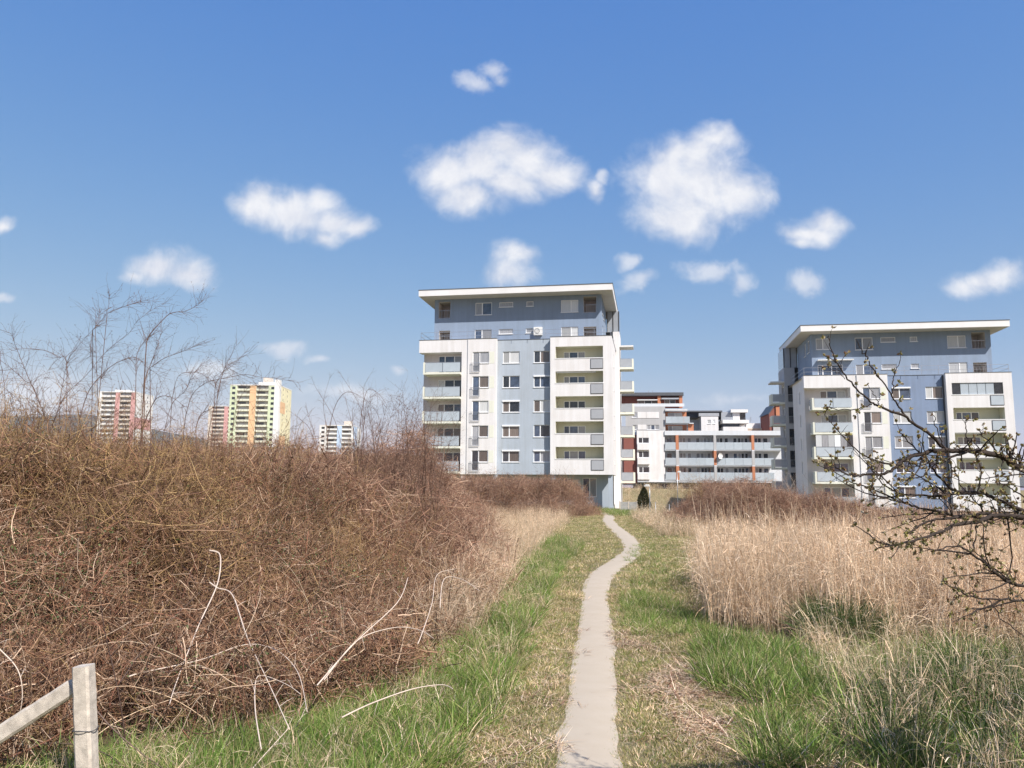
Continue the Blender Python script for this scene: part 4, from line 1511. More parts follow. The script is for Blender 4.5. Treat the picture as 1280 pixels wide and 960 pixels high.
def white_rail():
    p0 = at(1012, 640, 80)
    p1 = at(1048, 641, 80)
    g0 = gp(p0.x, p0.y)
    root = thing('guard_rail', 'white two bar railing half hidden by brambles left of the red car', 'railing', g0)
    L = (p1 - p0).length
    h = p0.z - g0.z
    for k in range(4):
        piece('post', root, FRONT, L * k / 3.05, L * k / 3.05 + .07, 0, .07, -.2, h, 'lamp_white')
    piece('bar', root, FRONT, -.05, L + .1, -.03, -.002, h - .12, h - .02, 'lamp_white')
    piece('bar', root, FRONT, -.05, L + .1, -.03, -.002, h - .55, h - .47, 'lamp_white')


white_rail()

# ------------------------------------------------------------------ concrete post with strut


def bevel_bar(p0, p1, w, d, mat, name, parent):
    """square concrete bar with chamfered, slightly chipped edges between two points"""
    p0, p1 = Vector(p0), Vector(p1)
    ax = (p1 - p0).normalized()
    sx = ax.cross(Vector((0, 1, 0))).normalized()
    sy = sx.cross(ax)
    r = random.Random(11)
    mb = MB()
    n = 14
    ch = .012
    sec = [(-w / 2 + ch, -d / 2), (w / 2 - ch, -d / 2), (w / 2, -d / 2 + ch), (w / 2, d / 2 - ch), (w / 2 - ch, d / 2), (-w / 2 + ch, d / 2), (-w / 2, d / 2 - ch), (-w / 2, -d / 2 + ch)]
    rings = []
    for i in range(n + 1):
        c_ = p0.lerp(p1, i / n)
        k = 1 - (.03 if i in (0, n) else 0)
        rings.append([c_ + sx * (x * k + r.uniform(-.0018, .0018)) + sy * (y * k + r.uniform(-.0018, .0018)) for x, y in sec])
    for i in range(n):
        for k in range(8):
            mb.quad([rings[i][k], rings[i][(k + 1) % 8], rings[i + 1][(k + 1) % 8], rings[i + 1][k]], mat)
    mb.quad(rings[-1], mat)
    mb.quad(rings[0][::-1], mat)
    return mb.build(name, parent)


pt = at(104.5, 832, 4.35)
pb = at(109.5, 985, 4.35)
zg = float(gz(pb.x, pb.y))
post = thing('concrete_post', 'weathered concrete fence post with a slanting strut at the bramble edge', 'fence post', (pt.x, pt.y, zg))
off = Vector((pt.x, pt.y, zg))
bot = pb + (pb - pt).normalized() * .45
bevel_bar(bot - off, pt - off, .088, .095, 'concrete', 'shaft', post)
s1 = at(93, 858, 4.40)
s0 = at(-60, 957, 4.40)
bevel_bar(s0 - off, s1 - off, .085, .085, 'concrete', 'strut', post)
wr = Tubes()
q = pt.lerp(pb, .52) - off
loop = [q + Vector((.058 * math.cos(a), .062 * math.sin(a), .004 * math.sin(3 * a))) for a in np.linspace(0, 2 * math.pi, 17)]
wr.tube(loop, .003, 4)
wr.build('wire_tie', 'dark_metal', post)

# ------------------------------------------------------------------ vegetation prototypes (instanced by the undergrowth below)
vr = random.Random(21)


def rv(s=1.0): return Vector((vr.gauss(0, s), vr.gauss(0, s), vr.gauss(0, s)))


def pick(cols, j=.25):
    c_ = vr.choice(cols)
    k = vr.uniform(1 - j, 1 + j)
    return tuple(x * k for x in c_)


BR = [(.30, .158, .090), (.36, .205, .118), (.17, .088, .055), (.44, .275, .168), (.29, .13, .078), (.07, .039, .027), (.38, .225, .135), (.64, .46, .32)]
OLIVE = [(.33, .21, .09), (.39, .255, .11), (.24, .15, .068), (.45, .30, .14), (.12, .07, .036)]
DRYLEAF = [(.22, .125, .075), (.28, .17, .11), (.34, .22, .15), (.16, .09, .06)]
GREENLEAF = [(.085, .11, .035), (.11, .135, .045), (.06, .085, .03)]
STRAW = [(.78, .57, .375), (.72, .505, .32), (.84, .645, .45), (.55, .38, .235), (.88, .71, .52)]
GRASS = [(.12, .205, .034), (.155, .25, .042), (.09, .16, .030), (.22, .28, .07), (.29, .29, .10)]
TURF = [(.245, .235, .062), (.29, .265, .08), (.19, .20, .05), (.40, .315, .16), (.48, .38, .22)]


def wander(p, d, ln, n, wig, droop=0.0):
    pts = [Vector(p)]
    d = Vector(d).normalized()
    for _ in range(n):
        d = (d + rv(wig) + Vector((0, 0, -droop))).normalized()
        pts.append(pts[-1] + d * (ln / n))
    return pts


def proto_bramble(cols, n=80, green=0.1, rad=.55):
    a = Tubes()
    for _ in range(n):
        p = rv(.45)
        p = p.normalized() * rad * vr.random() ** .45
        p.z *= .75
        d = (rv(1.0) + Vector((0, 0, .35)) + p * .8)
        ln = vr.uniform(.25, .75)
        r0 = vr.choice((.0014, .002, .003, .0048, .0062))
        pts = wander(p - d.normalized() * ln * .5, d, ln, 5, .22, .06)
        a.tube(pts, [r0, r0, r0 * .9, r0 * .8, r0 * .6, r0 * .4], 3, pick(cols), cap=False)
        for _k in range(2):
            q = pts[vr.randint(1, 4)]
            pts2 = wander(q, rv(1.0), vr.uniform(.06, .2), 2, .3)
            a.tube(pts2, [r0 * .6, r0 * .5, r0 * .3], 3, pick(cols), cap=False)
        for _l in range(5 if green > .5 else (1 if vr.random() < .5 else 0)):
            q = pts[vr.randint(1, 5)]
            isg = vr.random() < green
            d2 = rv(1).normalized()
            a.leaf(q, d2, d2.cross(rv(1)).normalized(), vr.uniform(.02, .045), vr.uniform(.012, .028), pick(GREENLEAF if isg else DRYLEAF))
    return a


def proto_cane(cols, ln, r0, twigs=6):
    a = Tubes()
    d = Vector((vr.uniform(.35, .9), vr.uniform(-.2, .2), 1)).normalized()
    pts = [Vector((0, 0, 0))]
    n = 12
    for i in range(n):
        d = (d + Vector((.03, 0, -.075 - .012 * i)) * vr.uniform(.6, 1.5) + rv(.035)).normalized()
        pts.append(pts[-1] + d * ln / n)
    col = pick(cols)
    a.tube(pts, [r0 * (1 - .75 * i / n) for i in range(n + 1)], 4, col)
    for _ in range(twigs):
        i = vr.randint(3, n - 1)
        p2 = wander(pts[i], rv(1) + d * .6, vr.uniform(.06, .25), 3, .2)
        a.tube(p2, [r0 * .4, r0 * .35, r0 * .3, r0 * .2], 3, pick(cols), cap=False)
    return a


def proto_reed(n, h0, h1, cols, spread=.22, lean=.12, leaves=3, rad=.0022):
    a = Tubes()
    lx = vr.gauss(lean, .1)
    for _ in range(n):
        q = vr.random() * 6.283
        r_ = spread * math.sqrt(vr.random())
        h = vr.uniform(h0, h1)
        p = Vector((r_ * math.cos(q), r_ * math.sin(q), -.03))
        d = Vector((lx + vr.gauss(0, .11), vr.gauss(0, .11), 1))
        bend = rv(.05)
        pts = [p + d * (h * k / 4) + bend * (k / 4) ** 2 * h * 2 for k in range(5)]
        rr = rad * vr.uniform(.7, 1.5)
        c_ = pick(cols)
        a.tube(pts, [rr, rr, rr * .85, rr * .65, rr * .35], 3, c_, cap=False)
        for _k in range(leaves):
            i = vr.randint(1, 3)
            b0 = pts[i]
            d2 = Vector((vr.gauss(.1, .5), vr.gauss(0, .5), vr.uniform(.1, 1.0))).normalized()
            L = vr.uniform(.15, .42)
            pr = []
            for k in range(4):
                pr.append(b0.copy())
                b0 = b0 + d2 * L / 3
                d2 = (d2 + Vector((0, 0, -.45))).normalized()
            sd_ = d2.cross(Vector((vr.uniform(-1, 1), vr.uniform(-1, 1), .3))).normalized()
            a.ribbon(pr, vr.uniform(.004, .009), sd_, pick(cols))
    return a


def proto_tuft(n, h0, h1, cols, spread, w, lean=.5, segs=3, straw=.1):
    a = Tubes()
    for _ in range(n):
        q = vr.random() * 6.283
        r_ = spread * math.sqrt(vr.random())
        p = Vector((r_ * math.cos(q), r_ * math.sin(q), -.01))
        h = vr.uniform(h0, h1)
        d = Vector((math.cos(q) * lean * vr.random() + vr.gauss(0, .22), math.sin(q) * lean * vr.random() + vr.gauss(0, .22), 1)).normalized()
        pts = [p]
        dr = vr.uniform(.05, .32)
        o = Vector((d.x, d.y, 0))
        for k in range(segs):
            d = (d + o * dr + Vector((0, 0, -dr * .6))).normalized()
            pts.append(pts[-1] + d * h / segs)
        sd_ = d.cross(Vector((vr.uniform(-1, 1), vr.uniform(-1, 1), .2)))
        sd_ = sd_.normalized() if sd_.length > .01 else Vector((1, 0, 0))
        a.ribbon(pts, w * vr.uniform(.6, 1.4), sd_, pick(STRAW if vr.random() < straw else cols))
    return a


def proto_litter(n, rad, cols):
    a = Tubes()
    for _ in range(n):
        q = vr.random() * 6.283
        r_ = rad * math.sqrt(vr.random())
        p = Vector((r_ * math.cos(q), r_ * math.sin(q), vr.uniform(.004, .03)))
        d = Vector((vr.gauss(0, 1), vr.gauss(0, 1), vr.gauss(0, .12))).normalized()
        L = vr.uniform(.04, .2)
        pts = [p, p + d * L * .5 + Vector((0, 0, vr.uniform(-.004, .012))), p + d * L]
        a.ribbon(pts, vr.uniform(.003, .007), d.cross(Vector((0, 0, 1))).normalized() if abs(d.z) < .95 else Vector((1, 0, 0)), pick(cols))
    return a


PROTO = {}


def proto_set(key, builders):
    col = bpy.data.collections.new("source_" + key)
    for i, a in enumerate(builders):
        o = bpy.data.objects.new("%s_%02d" % (key, i), a.mesh("%s_clump" % key))
        col.objects.link(o)
    PROTO[key] = (col, len(builders))


proto_set('bramble', [proto_bramble(BR, 74, .06) for _ in range(6)] + [proto_bramble(BR + OLIVE, 74, .25) for _ in range(2)])
proto_set('olive_bramble', [proto_bramble(OLIVE + BR[:4], 90, .12) for _ in range(4)])
proto_set('green_bramble', [proto_bramble(BR, 60, .9) for _ in range(2)])
proto_set('purple_bramble', [proto_bramble([(.31, .165, .105), (.36, .20, .13), (.20, .105, .07), (.42, .26, .17), (.52, .36, .25)], 100, .0) for _ in range(4)])
proto_set('cane', [proto_cane(BR + OLIVE, vr.uniform(.9, 2.0), vr.uniform(.003, .0062)) for _ in range(8)] + [proto_cane(STRAW, vr.uniform(.7, 1.7), .0034, 2) for _ in range(7)])
def proto_whip():
    a = Tubes()
    for _ in range(3):
        pts = wander(rv(.05), Vector((vr.gauss(.15, .35), vr.gauss(0, .3), 1)), vr.uniform(.5, 1.1), 9, .13)
        c_ = pick(BR[:3] + OLIVE + [(.12, .08, .065)])
        r0 = vr.uniform(.0025, .0042)
        a.tube(pts, [r0 * (1 - .75 * i / 9) for i in range(10)], 4, c_)
        for _k in range(9):
            i = vr.randint(1, 9)
            q = wander(pts[i], rv(.8) + Vector((0, 0, .5)), vr.uniform(.08, .34), 4, .25)
            a.tube(q, [r0 * .5, r0 * .45, r0 * .4, r0 * .35, r0 * .25], 3, c_, cap=False)
            for e in q[1:]:
                if vr.random() < .4:
                    d2 = rv(1).normalized()
                    a.leaf(e, d2, d2.cross(rv(1)).normalized(), .012, .009, pick(DRYLEAF))
    return a


proto_set('pale_cane', [proto_cane(STRAW, vr.uniform(.7, 1.6), vr.uniform(.0022, .0042), 1) for _ in range(8)])
proto_set('whip', [proto_whip() for _ in range(8)])
proto_set('reed', [proto_reed(13, .75, 1.25, STRAW) for _ in range(8)])
proto_set('low_straw', [proto_reed(16, .25, .62, STRAW + [(.36, .30, .17), (.30, .27, .13)], .2, .1, 2, .0017) for _ in range(6)])
proto_set('tall_grass', [proto_tuft(60, .13, .34, GRASS, .12, .0055, .55, 4, .06) for _ in range(5)] + [proto_tuft(60, .10, .26, GRASS, .13, .005, .8, 4, .22) for _ in range(3)])
proto_set('dark_grass', [proto_tuft(70, .2, .5, [(.055, .095, .022), (.075, .12, .03), (.05, .08, .02), (.10, .13, .04)], .13, .006, .4, 4, .12) for _ in range(4)])
proto_set('turf', [proto_tuft(70, .018, .055, TURF, .12, .0042, 1.1, 2, .25) for _ in range(5)] + [proto_tuft(70, .02, .055, GRASS[:2] + TURF, .12, .0042, 1.0, 2, .16) for _ in range(4)])
proto_set('speck', [proto_litter(3, .10, BR[:3] + STRAW[:1]) for _ in range(5)])
proto_set('litter', [proto_litter(45, .16, STRAW + BR[2:5]) for _ in range(5)])


def gn_group(col):
    g_ = bpy.data.node_groups.new("grow_" + col.name, 'GeometryNodeTree')
    g_.interface.new_socket('Geometry', in_out='INPUT', socket_type='NodeSocketGeometry')
    g_.interface.new_socket('Geometry', in_out='OUTPUT', socket_type='NodeSocketGeometry')
    n = g_.nodes
    i, o = n.new('NodeGroupInput'), n.new('NodeGroupOutput')
    ci = n.new('GeometryNodeCollectionInfo')
    ci.inputs[0].default_value = col
    ci.inputs[1].default_value = True
    ci.inputs[2].default_value = True
    ip = n.new('GeometryNodeInstanceOnPoints')
    ip.inputs['Pick Instance'].default_value = True

    def attr(nm, dt):
        a = n.new('GeometryNodeInputNamedAttribute')
        a.data_type = dt
        a.inputs['Name'].default_value = nm
        return [s for s in a.outputs if s.enabled and s.name == 'Attribute'][0]
    L = g_.links.new
    L(i.outputs[0], ip.inputs['Points'])
    L(ci.outputs[0], ip.inputs['Instance'])
    L(attr('idx', 'INT'), ip.inputs['Instance Index'])
    e2r = n.new('FunctionNodeEulerToRotation')
    L(attr('rot', 'FLOAT_VECTOR'), e2r.inputs[0])
    L(e2r.outputs[0], ip.inputs['Rotation'])
    L(attr('size', 'FLOAT_VECTOR'), ip.inputs['Scale'])
    L(ip.outputs[0], o.inputs[0])
    return g_


GROUPS = {}


def grow(name, key, P, rot, size, label, cat, seed=0, parent=None):
    """one undergrowth object: prototypes instanced on its points"""
    P = np.asarray(P, float)
    n = len(P)
    rs = np.random.RandomState(seed + 100)
    col, cnt = PROTO[key]
    me = bpy.data.meshes.new(name)
    me.from_pydata(P.tolist(), [], [])
    a = me.attributes.new('rot', 'FLOAT_VECTOR', 'POINT'); a.data.foreach_set('vector', np.asarray(rot, np.float32).ravel())
    sz = np.asarray(size, np.float32)
    if sz.ndim == 1:
        sz = np.repeat(sz[:, None], 3, 1)
    a = me.attributes.new('size', 'FLOAT_VECTOR', 'POINT'); a.data.foreach_set('vector', sz.ravel())
    a = me.attributes.new('idx', 'INT', 'POINT'); a.data.foreach_set('value', rs.randint(0, cnt, n).astype(np.int32))
    me.materials.append(MATS['foliage'])
    props = dict(kind='stuff')
    if parent is None:
        props.update(label=label, category=cat)
    o = place(name, me, parent, **props)
    if key not in GROUPS:
        GROUPS[key] = gn_group(col)
    md = o.modifiers.new('growth', 'NODES')
    md.node_group = GROUPS[key]
    return o


rs = np.random.RandomState(5)


def sample(n, x0, x1, y0, y1, test, power=1.0):
    out = []
    tot = 0
    while tot < n:
        k = n * 3
        x = rs.uniform(x0, x1, k)
        y = y0 + (y1 - y0) * rs.uniform(0, 1, k) ** power
        m = test(x, y)
        out.append(np.stack([x[m], y[m]], 1))
        tot += int(m.sum())
    return np.concatenate(out)[:n]


def view(x, y, m=.8): return (np.abs(x) < .68 * y + m) & (y > .5)


def rot_full(n): return rs.uniform(-math.pi, math.pi, (n, 3))


def rot_z(n, tilt=.12): return np.stack([rs.normal(0, tilt, n), rs.normal(0, tilt, n), rs.uniform(-math.pi, math.pi, n)], 1)


def bumps(x, y): return .5 + .5 * np.sin(x * 1.7 + 1.3 * np.sin(y * .8)) * np.sin(y * 1.25 + .7 * np.sin(x * 1.1 + 2))


def thicket_h(x, y):
    d = edge_dist(x, y, BRAMBLE_EDGE)
    far = sstep((y - 12) / 22)
    left = sstep((-x - 1.0) / 6.0)
    top = 1.55 + .22 * left + .25 * bumps(x * .7, y * .7) + .25 * far * sstep((-x - 2) / 8)
    top = top + .55 * sstep((y - 13) / 12) * sstep((-x - 1.5) / 5) - .35 * sstep((y - 30) / 10)
    wd = 4.4 - 2.3 * sstep((y - 8) / 6)
    top = top + 1.7 * np.exp(-((x + 3.0) / 1.45) ** 2 - ((y - 23) / 2.6) ** 2)
    h = top * sstep(d / wd) ** .85 + .18
    return h * (.74 + .26 * bumps(x, y) + .16 * bumps(x * 2.3 + 1, y * 2.1))


def fill(P, hfun, lo=.1, sub=.30, surf=.62):
    h = hfun(P[:, 0], P[:, 1])
    u = rs.uniform(0, 1, len(P))
    s_ = rs.uniform(0, 1, len(P)) < surf
    k = np.where(s_, 1 - .28 * u, u)
    z = gz(P[:, 0], P[:, 1]) + lo + k * np.maximum(h - sub - lo, .02)
    return np.column_stack([P, z])


in_b = lambda x, y: inside(x, y, BRAMBLE_POLY) & view(x, y)
A = sample(2500, -9, 1, 3.2, 12.5, in_b)
P = fill(A, thicket_h)
hol = np.sin(P[:, 0] * 2.9 + 1.7 * np.sin(P[:, 1] * 1.9)) * np.sin(P[:, 1] * 2.6 + P[:, 2] * 2.1) + .6 * np.sin(P[:, 2] * 5.2 + P[:, 0] * 3.3)
P = P[hol > -.62]                                  # hollows in the tangle
s = rs.uniform(.55, .95, len(P))
grow('bramble_thicket', 'bramble', P, rot_full(len(P)), s, 'tangled leafless brown bramble thicket left of the trail', 'brambles', 1)
A = sample(2300, -22, 1, 11.5, 42, in_b, 1.25)
P = fill(A, thicket_h, surf=.8)
s = rs.uniform(.8, 1.35, len(P))
grow('bramble_thicket', 'purple_bramble', P, rot_full(len(P)), s, 'reddish brown brambles stretching away behind the near thicket', 'brambles', 2)
A = sample(620, -12, -2, 7.5, 14, lambda x, y: in_b(x, y) & (x < -.42 * y + .8))
P = fill(A, lambda x, y: thicket_h(x, y) + .12, surf=1.0)
s = rs.uniform(.6, 1.0, len(P))
grow('olive_thicket', 'olive_bramble', P, rot_full(len(P)), s, 'olive brown twiggy shrub growth topping the thicket at the left', 'shrubs', 3)
A = sample(170, -6, 0, 5.4, 12, lambda x, y: in_b(x, y) & (bumps(x * 1.3, y * 1.3) > .62))
P = fill(A, lambda x, y: thicket_h(x, y) + .22, surf=1.0)
grow('evergreen_bramble_leaves', 'green_bramble', P, rot_full(len(P)), rs.uniform(.5, .8, len(P)), 'small patches of green leaves in the brown thicket', 'leaves', 4)
# arching canes over the thicket
A = sample(820, -9, 1, 4.5, 16, in_b)
P = fill(A, lambda x, y: thicket_h(x, y) * .8, surf=.9)
grow('bramble_canes', 'cane', P, rot_z(len(P), .35), rs.uniform(.45, .95, len(P)), 'thin arching canes sticking out of the bramble thicket', 'brambles', 5)
A = sample(300, -2.4, 0, 5.5, 13, lambda x, y: in_b(x, y) & (edge_dist(x, y, BRAMBLE_EDGE) < .9))
P = fill(A, lambda x, y: thicket_h(x, y) * .5, surf=.3)
grow('bleached_canes', 'pale_cane', P, rot_z(len(P), .45), rs.uniform(.5, .95, len(P)), 'fans of bleached thin canes at the grassy edge of the thicket', 'dry grass', 25)
EDG = np.array([(-.9, 8.3), (-.5, 8.3), (-.3, 10.6), (-.05, 14), (.1, 17.5), (-.7, 17.5), (-.75, 12)])
A = sample(210, -1, .3, 8, 18, lambda x, y: inside(x, y, EDG))
P = np.column_stack([A, gz(A[:, 0], A[:, 1])])
grow('dry_grass', 'reed', P, rot_z(len(P), .25), rs.uniform(.35, .75, len(P)), 'pale dry grass fringing the right hand foot of the near thicket', 'dry grass', 26)
# thin twiggy whips along the skyline of the thicket
A = sample(900, -10, -1.0, 8.6, 14, lambda x, y: in_b(x, y) & (x < -.1 * y + .2))
P = np.column_stack([A, gz(A[:, 0], A[:, 1]) + thicket_h(A[:, 0], A[:, 1]) * rs.uniform(.6, .95, len(A))])
grow('twiggy_whips', 'whip', P, rot_z(len(P), .4), rs.uniform(.5, 1.15, len(P)) * np.clip(.62 - A[:, 0] * .12, .45, 1.6), 'thin twigs bristling from the skyline of the thicket', 'brambles', 23)
# the far thickets
FAR1 = np.array([(-8, 44), (-1.5, 40), (2.5, 42), (5.4, 50), (5.2, 56), (-2, 58), (-12, 54)])
A = sample(620, -12, 6, 40, 58, lambda x, y: inside(x, y, FAR1))
P = fill(A, lambda x, y: 1.75 * sstep(edge_dist(x, y, np.vstack([FAR1, FAR1[:1]])) / 1.6) + .25 + .25 * bumps(x, y), surf=.75)
grow('bramble_thicket', 'purple_bramble', P, rot_full(len(P)), rs.uniform(.9, 1.4, len(P)), 'purplish thicket hiding the foot of the near tower', 'brambles', 6)
FAR2 = np.array([(6.6, 31), (9, 29.5), (14, 28), (19, 29), (24, 33), (24, 44), (15, 46), (9, 44), (7.2, 38)])
A = sample(150, -8, 6, 41, 56, lambda x, y: inside(x, y, FAR1))
P = np.column_stack([A, gz(A[:, 0], A[:, 1]) + 1.3])
grow('twiggy_whips', 'whip', P, rot_z(len(P), .4), rs.uniform(1.0, 1.9, len(P)), 'twigs bristling from the thicket at the foot of the near tower', 'brambles', 28)
A = sample(190, 5, 25, 28, 45, lambda x, y: inside(x, y, FAR2))
P = np.column_stack([A, gz(A[:, 0], A[:, 1]) + np.clip(1.2 - .12 * (A[:, 0] - 10), .3, 1.2)])
grow('twiggy_whips', 'whip', P, rot_z(len(P), .4), rs.uniform(.8, 1.6, len(P)), 'twigs bristling from the dark thicket behind the reeds', 'brambles', 29)
A = sample(1250, 5, 25, 27, 47, lambda x, y: inside(x, y, FAR2))
P = fill(A, lambda x, y: np.clip(1.55 - .17 * (x - 10), .5, 1.6) * sstep(edge_dist(x, y, np.vstack([FAR2, FAR2[:1]])) / 2.0) + .15 + .3 * bumps(x, y), surf=.75)
grow('bramble_thicket', 'purple_bramble', P, rot_full(len(P)), rs.uniform(.8, 1.3, len(P)), 'dark reddish thicket behind the reeds between the two towers', 'brambles', 7)

# reeds
in_r = lambda x, y: inside(x, y, REED_POLY) & view(x, y)
A = sample(900, 2, 14, 7.5, 15, in_r)
P = np.column_stack([A, gz(A[:, 0], A[:, 1])])
s = rs.uniform(.78, 1.2, len(P))
R = rot_z(len(P), .13)
grow('reed_bed', 'reed', P, R, s, 'dense pale straw coloured dry reeds right of the trail', 'dry reeds', 8)
A = sample(1900, 2, 30, 14, 36, in_r)
P = np.column_stack([A, gz(A[:, 0], A[:, 1])])
grow('reed_bed', 'reed', P, rot_z(len(P), .14), rs.uniform(.62, 1.0, len(P)) * np.clip(1.25 - .025 * A[:, 1], .55, 1), 'dry reeds further back running up to the dark thicket', 'dry reeds', 9)
# fallen stalks leaning through the reeds
A = sample(420, 2.5, 12, 8, 16, in_r)
P = np.column_stack([A, gz(A[:, 0], A[:, 1]) + rs.uniform(.1, .5, len(A))])
R = np.stack([rs.normal(0, .6, len(A)), rs.normal(.55, .5, len(A)), rs.normal(0, .6, len(A))], 1)
grow('fallen_reeds', 'reed', P, R, rs.uniform(.5, .85, len(P)), 'bent and fallen straw stalks lying across the reeds', 'dry reeds', 10)
# pale dry grass beyond the thicket, left of the trail
DRYL = np.array([(-1.0, 14.5), (.1, 15.5), (.35, 18), (.75, 22), (1.5, 28), (2.8, 38), (2.5, 42), (-1.5, 41), (-2.4, 30), (-2.2, 22), (-1.6, 18)])
A = sample(620, -3, 4, 14, 43, lambda x, y: inside(x, y, DRYL))
P = np.column_stack([A, gz(A[:, 0], A[:, 1])])
grow('dry_grass', 'reed', P, rot_z(len(P), .2), rs.uniform(.45, .8, len(P)), 'pale dry grass between the thicket and the bend of the trail', 'dry grass', 11)
DRYR = np.array([(5.2, 27), (6.5, 27.5), (7.6, 36), (9.5, 48), (7.5, 50), (6.2, 40)])
A = sample(260, 5, 10, 27, 50, lambda x, y: inside(x, y, DRYR))
P = np.column_stack([A, gz(A[:, 0], A[:, 1])])
grow('dry_grass', 'low_straw', P, rot_z(len(P), .2), rs.uniform(.9, 1.4, len(P)), 'pale dry grass at the foot of the dark thicket right of the trail', 'dry grass', 12)

# green grass verges
VL = np.array([(-3.2, 4.2), (-2.0, 4.4), (-.75, 4.3), (-.25, 5.1), (-.05, 6.4), (.12, 8.2), (.45, 11.3), (.75, 14.5), (1.25, 18), (1.9, 22), (2.2, 25), (1.4, 27), (.7, 22), (.25, 18), (-.1, 15), (-.6, 10.6), (-.8, 8.1), (-1.15, 6.6), (-1.7, 5.9), (-2.3, 5.1)])
A = sample(1700, -3.2, 2.4, 4, 27, lambda x, y: inside(x, y, VL), 1.6)
m = (bumps(A[:, 0] * 2.1 + 1, A[:, 1] * 1.6) > .12)
A = A[m]
P = np.column_stack([A, gz(A[:, 0], A[:, 1])])
grow('green_grass', 'tall_grass', P, rot_z(len(P), .1), rs.uniform(.45, .95, len(P)), 'fresh green grass verge along the left of the trail', 'grass', 13)
A = sample(170, -3.2, 2.4, 4, 27, lambda x, y: inside(x, y, VL), 1.5)
P = np.column_stack([A, gz(A[:, 0], A[:, 1])])
grow('straw_stubble', 'low_straw', P, rot_z(len(P), .3), rs.uniform(.3, .6, len(P)), 'dry straw mixed into the green verge left of the trail', 'dry grass', 14)
VR1 = [np.array(p) for p in (
    [(1.65, 6.7), (2.0, 6.3), (2.6, 6.3), (2.9, 7.2), (2.75, 8.6), (2.1, 8.8), (1.8, 8.0)],
    [(1.35, 9.2), (2.3, 9.3), (2.5, 10.5), (2.3, 12.6), (1.75, 13), (1.4, 11)],
    [(1.5, 5.0), (1.95, 4.9), (2.1, 5.6), (1.7, 5.9)],
    [(1.9, 13.5), (2.8, 13.5), (3.6, 19), (4.2, 24), (3.4, 23), (2.4, 18)],
    [(3.0, 6.2), (3.7, 6.1), (3.8, 7.4), (3.1, 7.5)])]
A = np.concatenate([sample(n_, 1, 5, 4, 25, lambda x, y, p=p: inside(x, y, p)) for p, n_ in zip(VR1, (300, 230, 45, 60, 150))])
P = np.column_stack([A, gz(A[:, 0], A[:, 1])])
grow('green_grass', 'tall_grass', P, rot_z(len(P), .1), rs.uniform(.6, 1.1, len(P)) * np.where(A[:, 1] > 9, .6, 1), 'lush green grass clumps in front of the reeds', 'grass', 15)
DK = [np.array(p) for p in ([(3.3, 8.6), (3.9, 8.6), (3.9, 9.3), (3.3, 9.3)], [(2.3, 4.6), (4.2, 5.2), (5.0, 7.8), (3.9, 7.9), (2.9, 6.4), (2.1, 5.4)])]
A = np.concatenate([sample(n_, 1, 6, 4, 10, lambda x, y, p=p: inside(x, y, p)) for p, n_ in zip(DK, (80, 90))])
P = np.column_stack([A, gz(A[:, 0], A[:, 1])])
grow('dark_grass', 'dark_grass', P, rot_z(len(P), .1), rs.uniform(.6, 1.15, len(P)) * np.where(A[:, 1] > 8.5, 1.25, 1), 'dark green coarse grass by the reeds and under the fruit tree', 'grass', 16)
MX = np.array([(2.1, 4.3), (4.6, 4.6), (6.2, 8.0), (5.2, 8.5), (3.2, 8.9), (2.7, 7.4), (2.2, 5.8)])
A = sample(330, 1.8, 6.5, 4.2, 9, lambda x, y: inside(x, y, MX))
P = np.column_stack([A, gz(A[:, 0], A[:, 1])])
grow('green_grass', 'tall_grass', P, rot_z(len(P), .1), rs.uniform(.6, 1.25, len(P)), 'green grass growing among the straw at the lower right', 'grass', 24)
A = sample(270, 1.8, 6.5, 4.2, 9, lambda x, y: inside(x, y, MX))
P = np.column_stack([A, gz(A[:, 0], A[:, 1])])
R = rot_z(len(P), .22)
grow('dry_grass', 'low_straw', P, R, rs.uniform(.5, .85, len(P)), 'grey straw grass mixed with weeds at the lower right', 'dry grass', 17)

# short turf either side of the trail
def in_t(x, y):
    d = path_dist(x, y)
    return (d > .012 + .06 * np.sin(x * 9 + y * 7) * np.sin(y * 11)) & (d < 1.6 + .03 * y) & ~inside(x, y, BRAMBLE_POLY) & ~inside(x, y, REED_POLY) & view(x, y)


A = sample(7600, -2.5, 4, 3.6, 13, in_t)
A0 = A
keep = rs.uniform(0, 1, len(A)) < np.clip(.55 + 1.1 * bumps(A[:, 0] * 3.1, A[:, 1] * 2.3), 0, 1)
A = A[keep]
P = np.column_stack([A, gz(A[:, 0], A[:, 1])])
grow('turf', 'turf', P, rot_z(len(P), .06), np.minimum(rs.uniform(.7, 1.25, len(P)), .45 + 4 * np.maximum(path_dist(A[:, 0], A[:, 1]), 0)), 'short trodden turf beside the trail', 'grass', 18)
A = sample(6200, -1, 9, 12, 55, in_t, 1.3)
P = np.column_stack([A, gz(A[:, 0], A[:, 1])])
grow('turf', 'turf', P, rot_z(len(P), .06), np.minimum(rs.uniform(.9, 1.9, len(P)), .35 + 7 * np.maximum(path_dist(A[:, 0], A[:, 1]), .03)), 'short meadow turf further along the trail', 'grass', 19)
A = sample(620, 13, 44, 100, 144, lambda x, y: view(x, y) & (x > .125 * y))
P = np.column_stack([A, gz(A[:, 0], A[:, 1])])
grow('dry_grass', 'low_straw', P, rot_z(len(P), .2), rs.uniform(1.2, 2.6, len(P)), 'dry straw grass on the bank below the balcony block', 'dry grass', 27)
A = sample(900, 4, 22, 50, 92, lambda x, y: view(x, y) & (x < 6 + .16 * y) & (x > .04 * y))
P = np.column_stack([A, gz(A[:, 0], A[:, 1])])
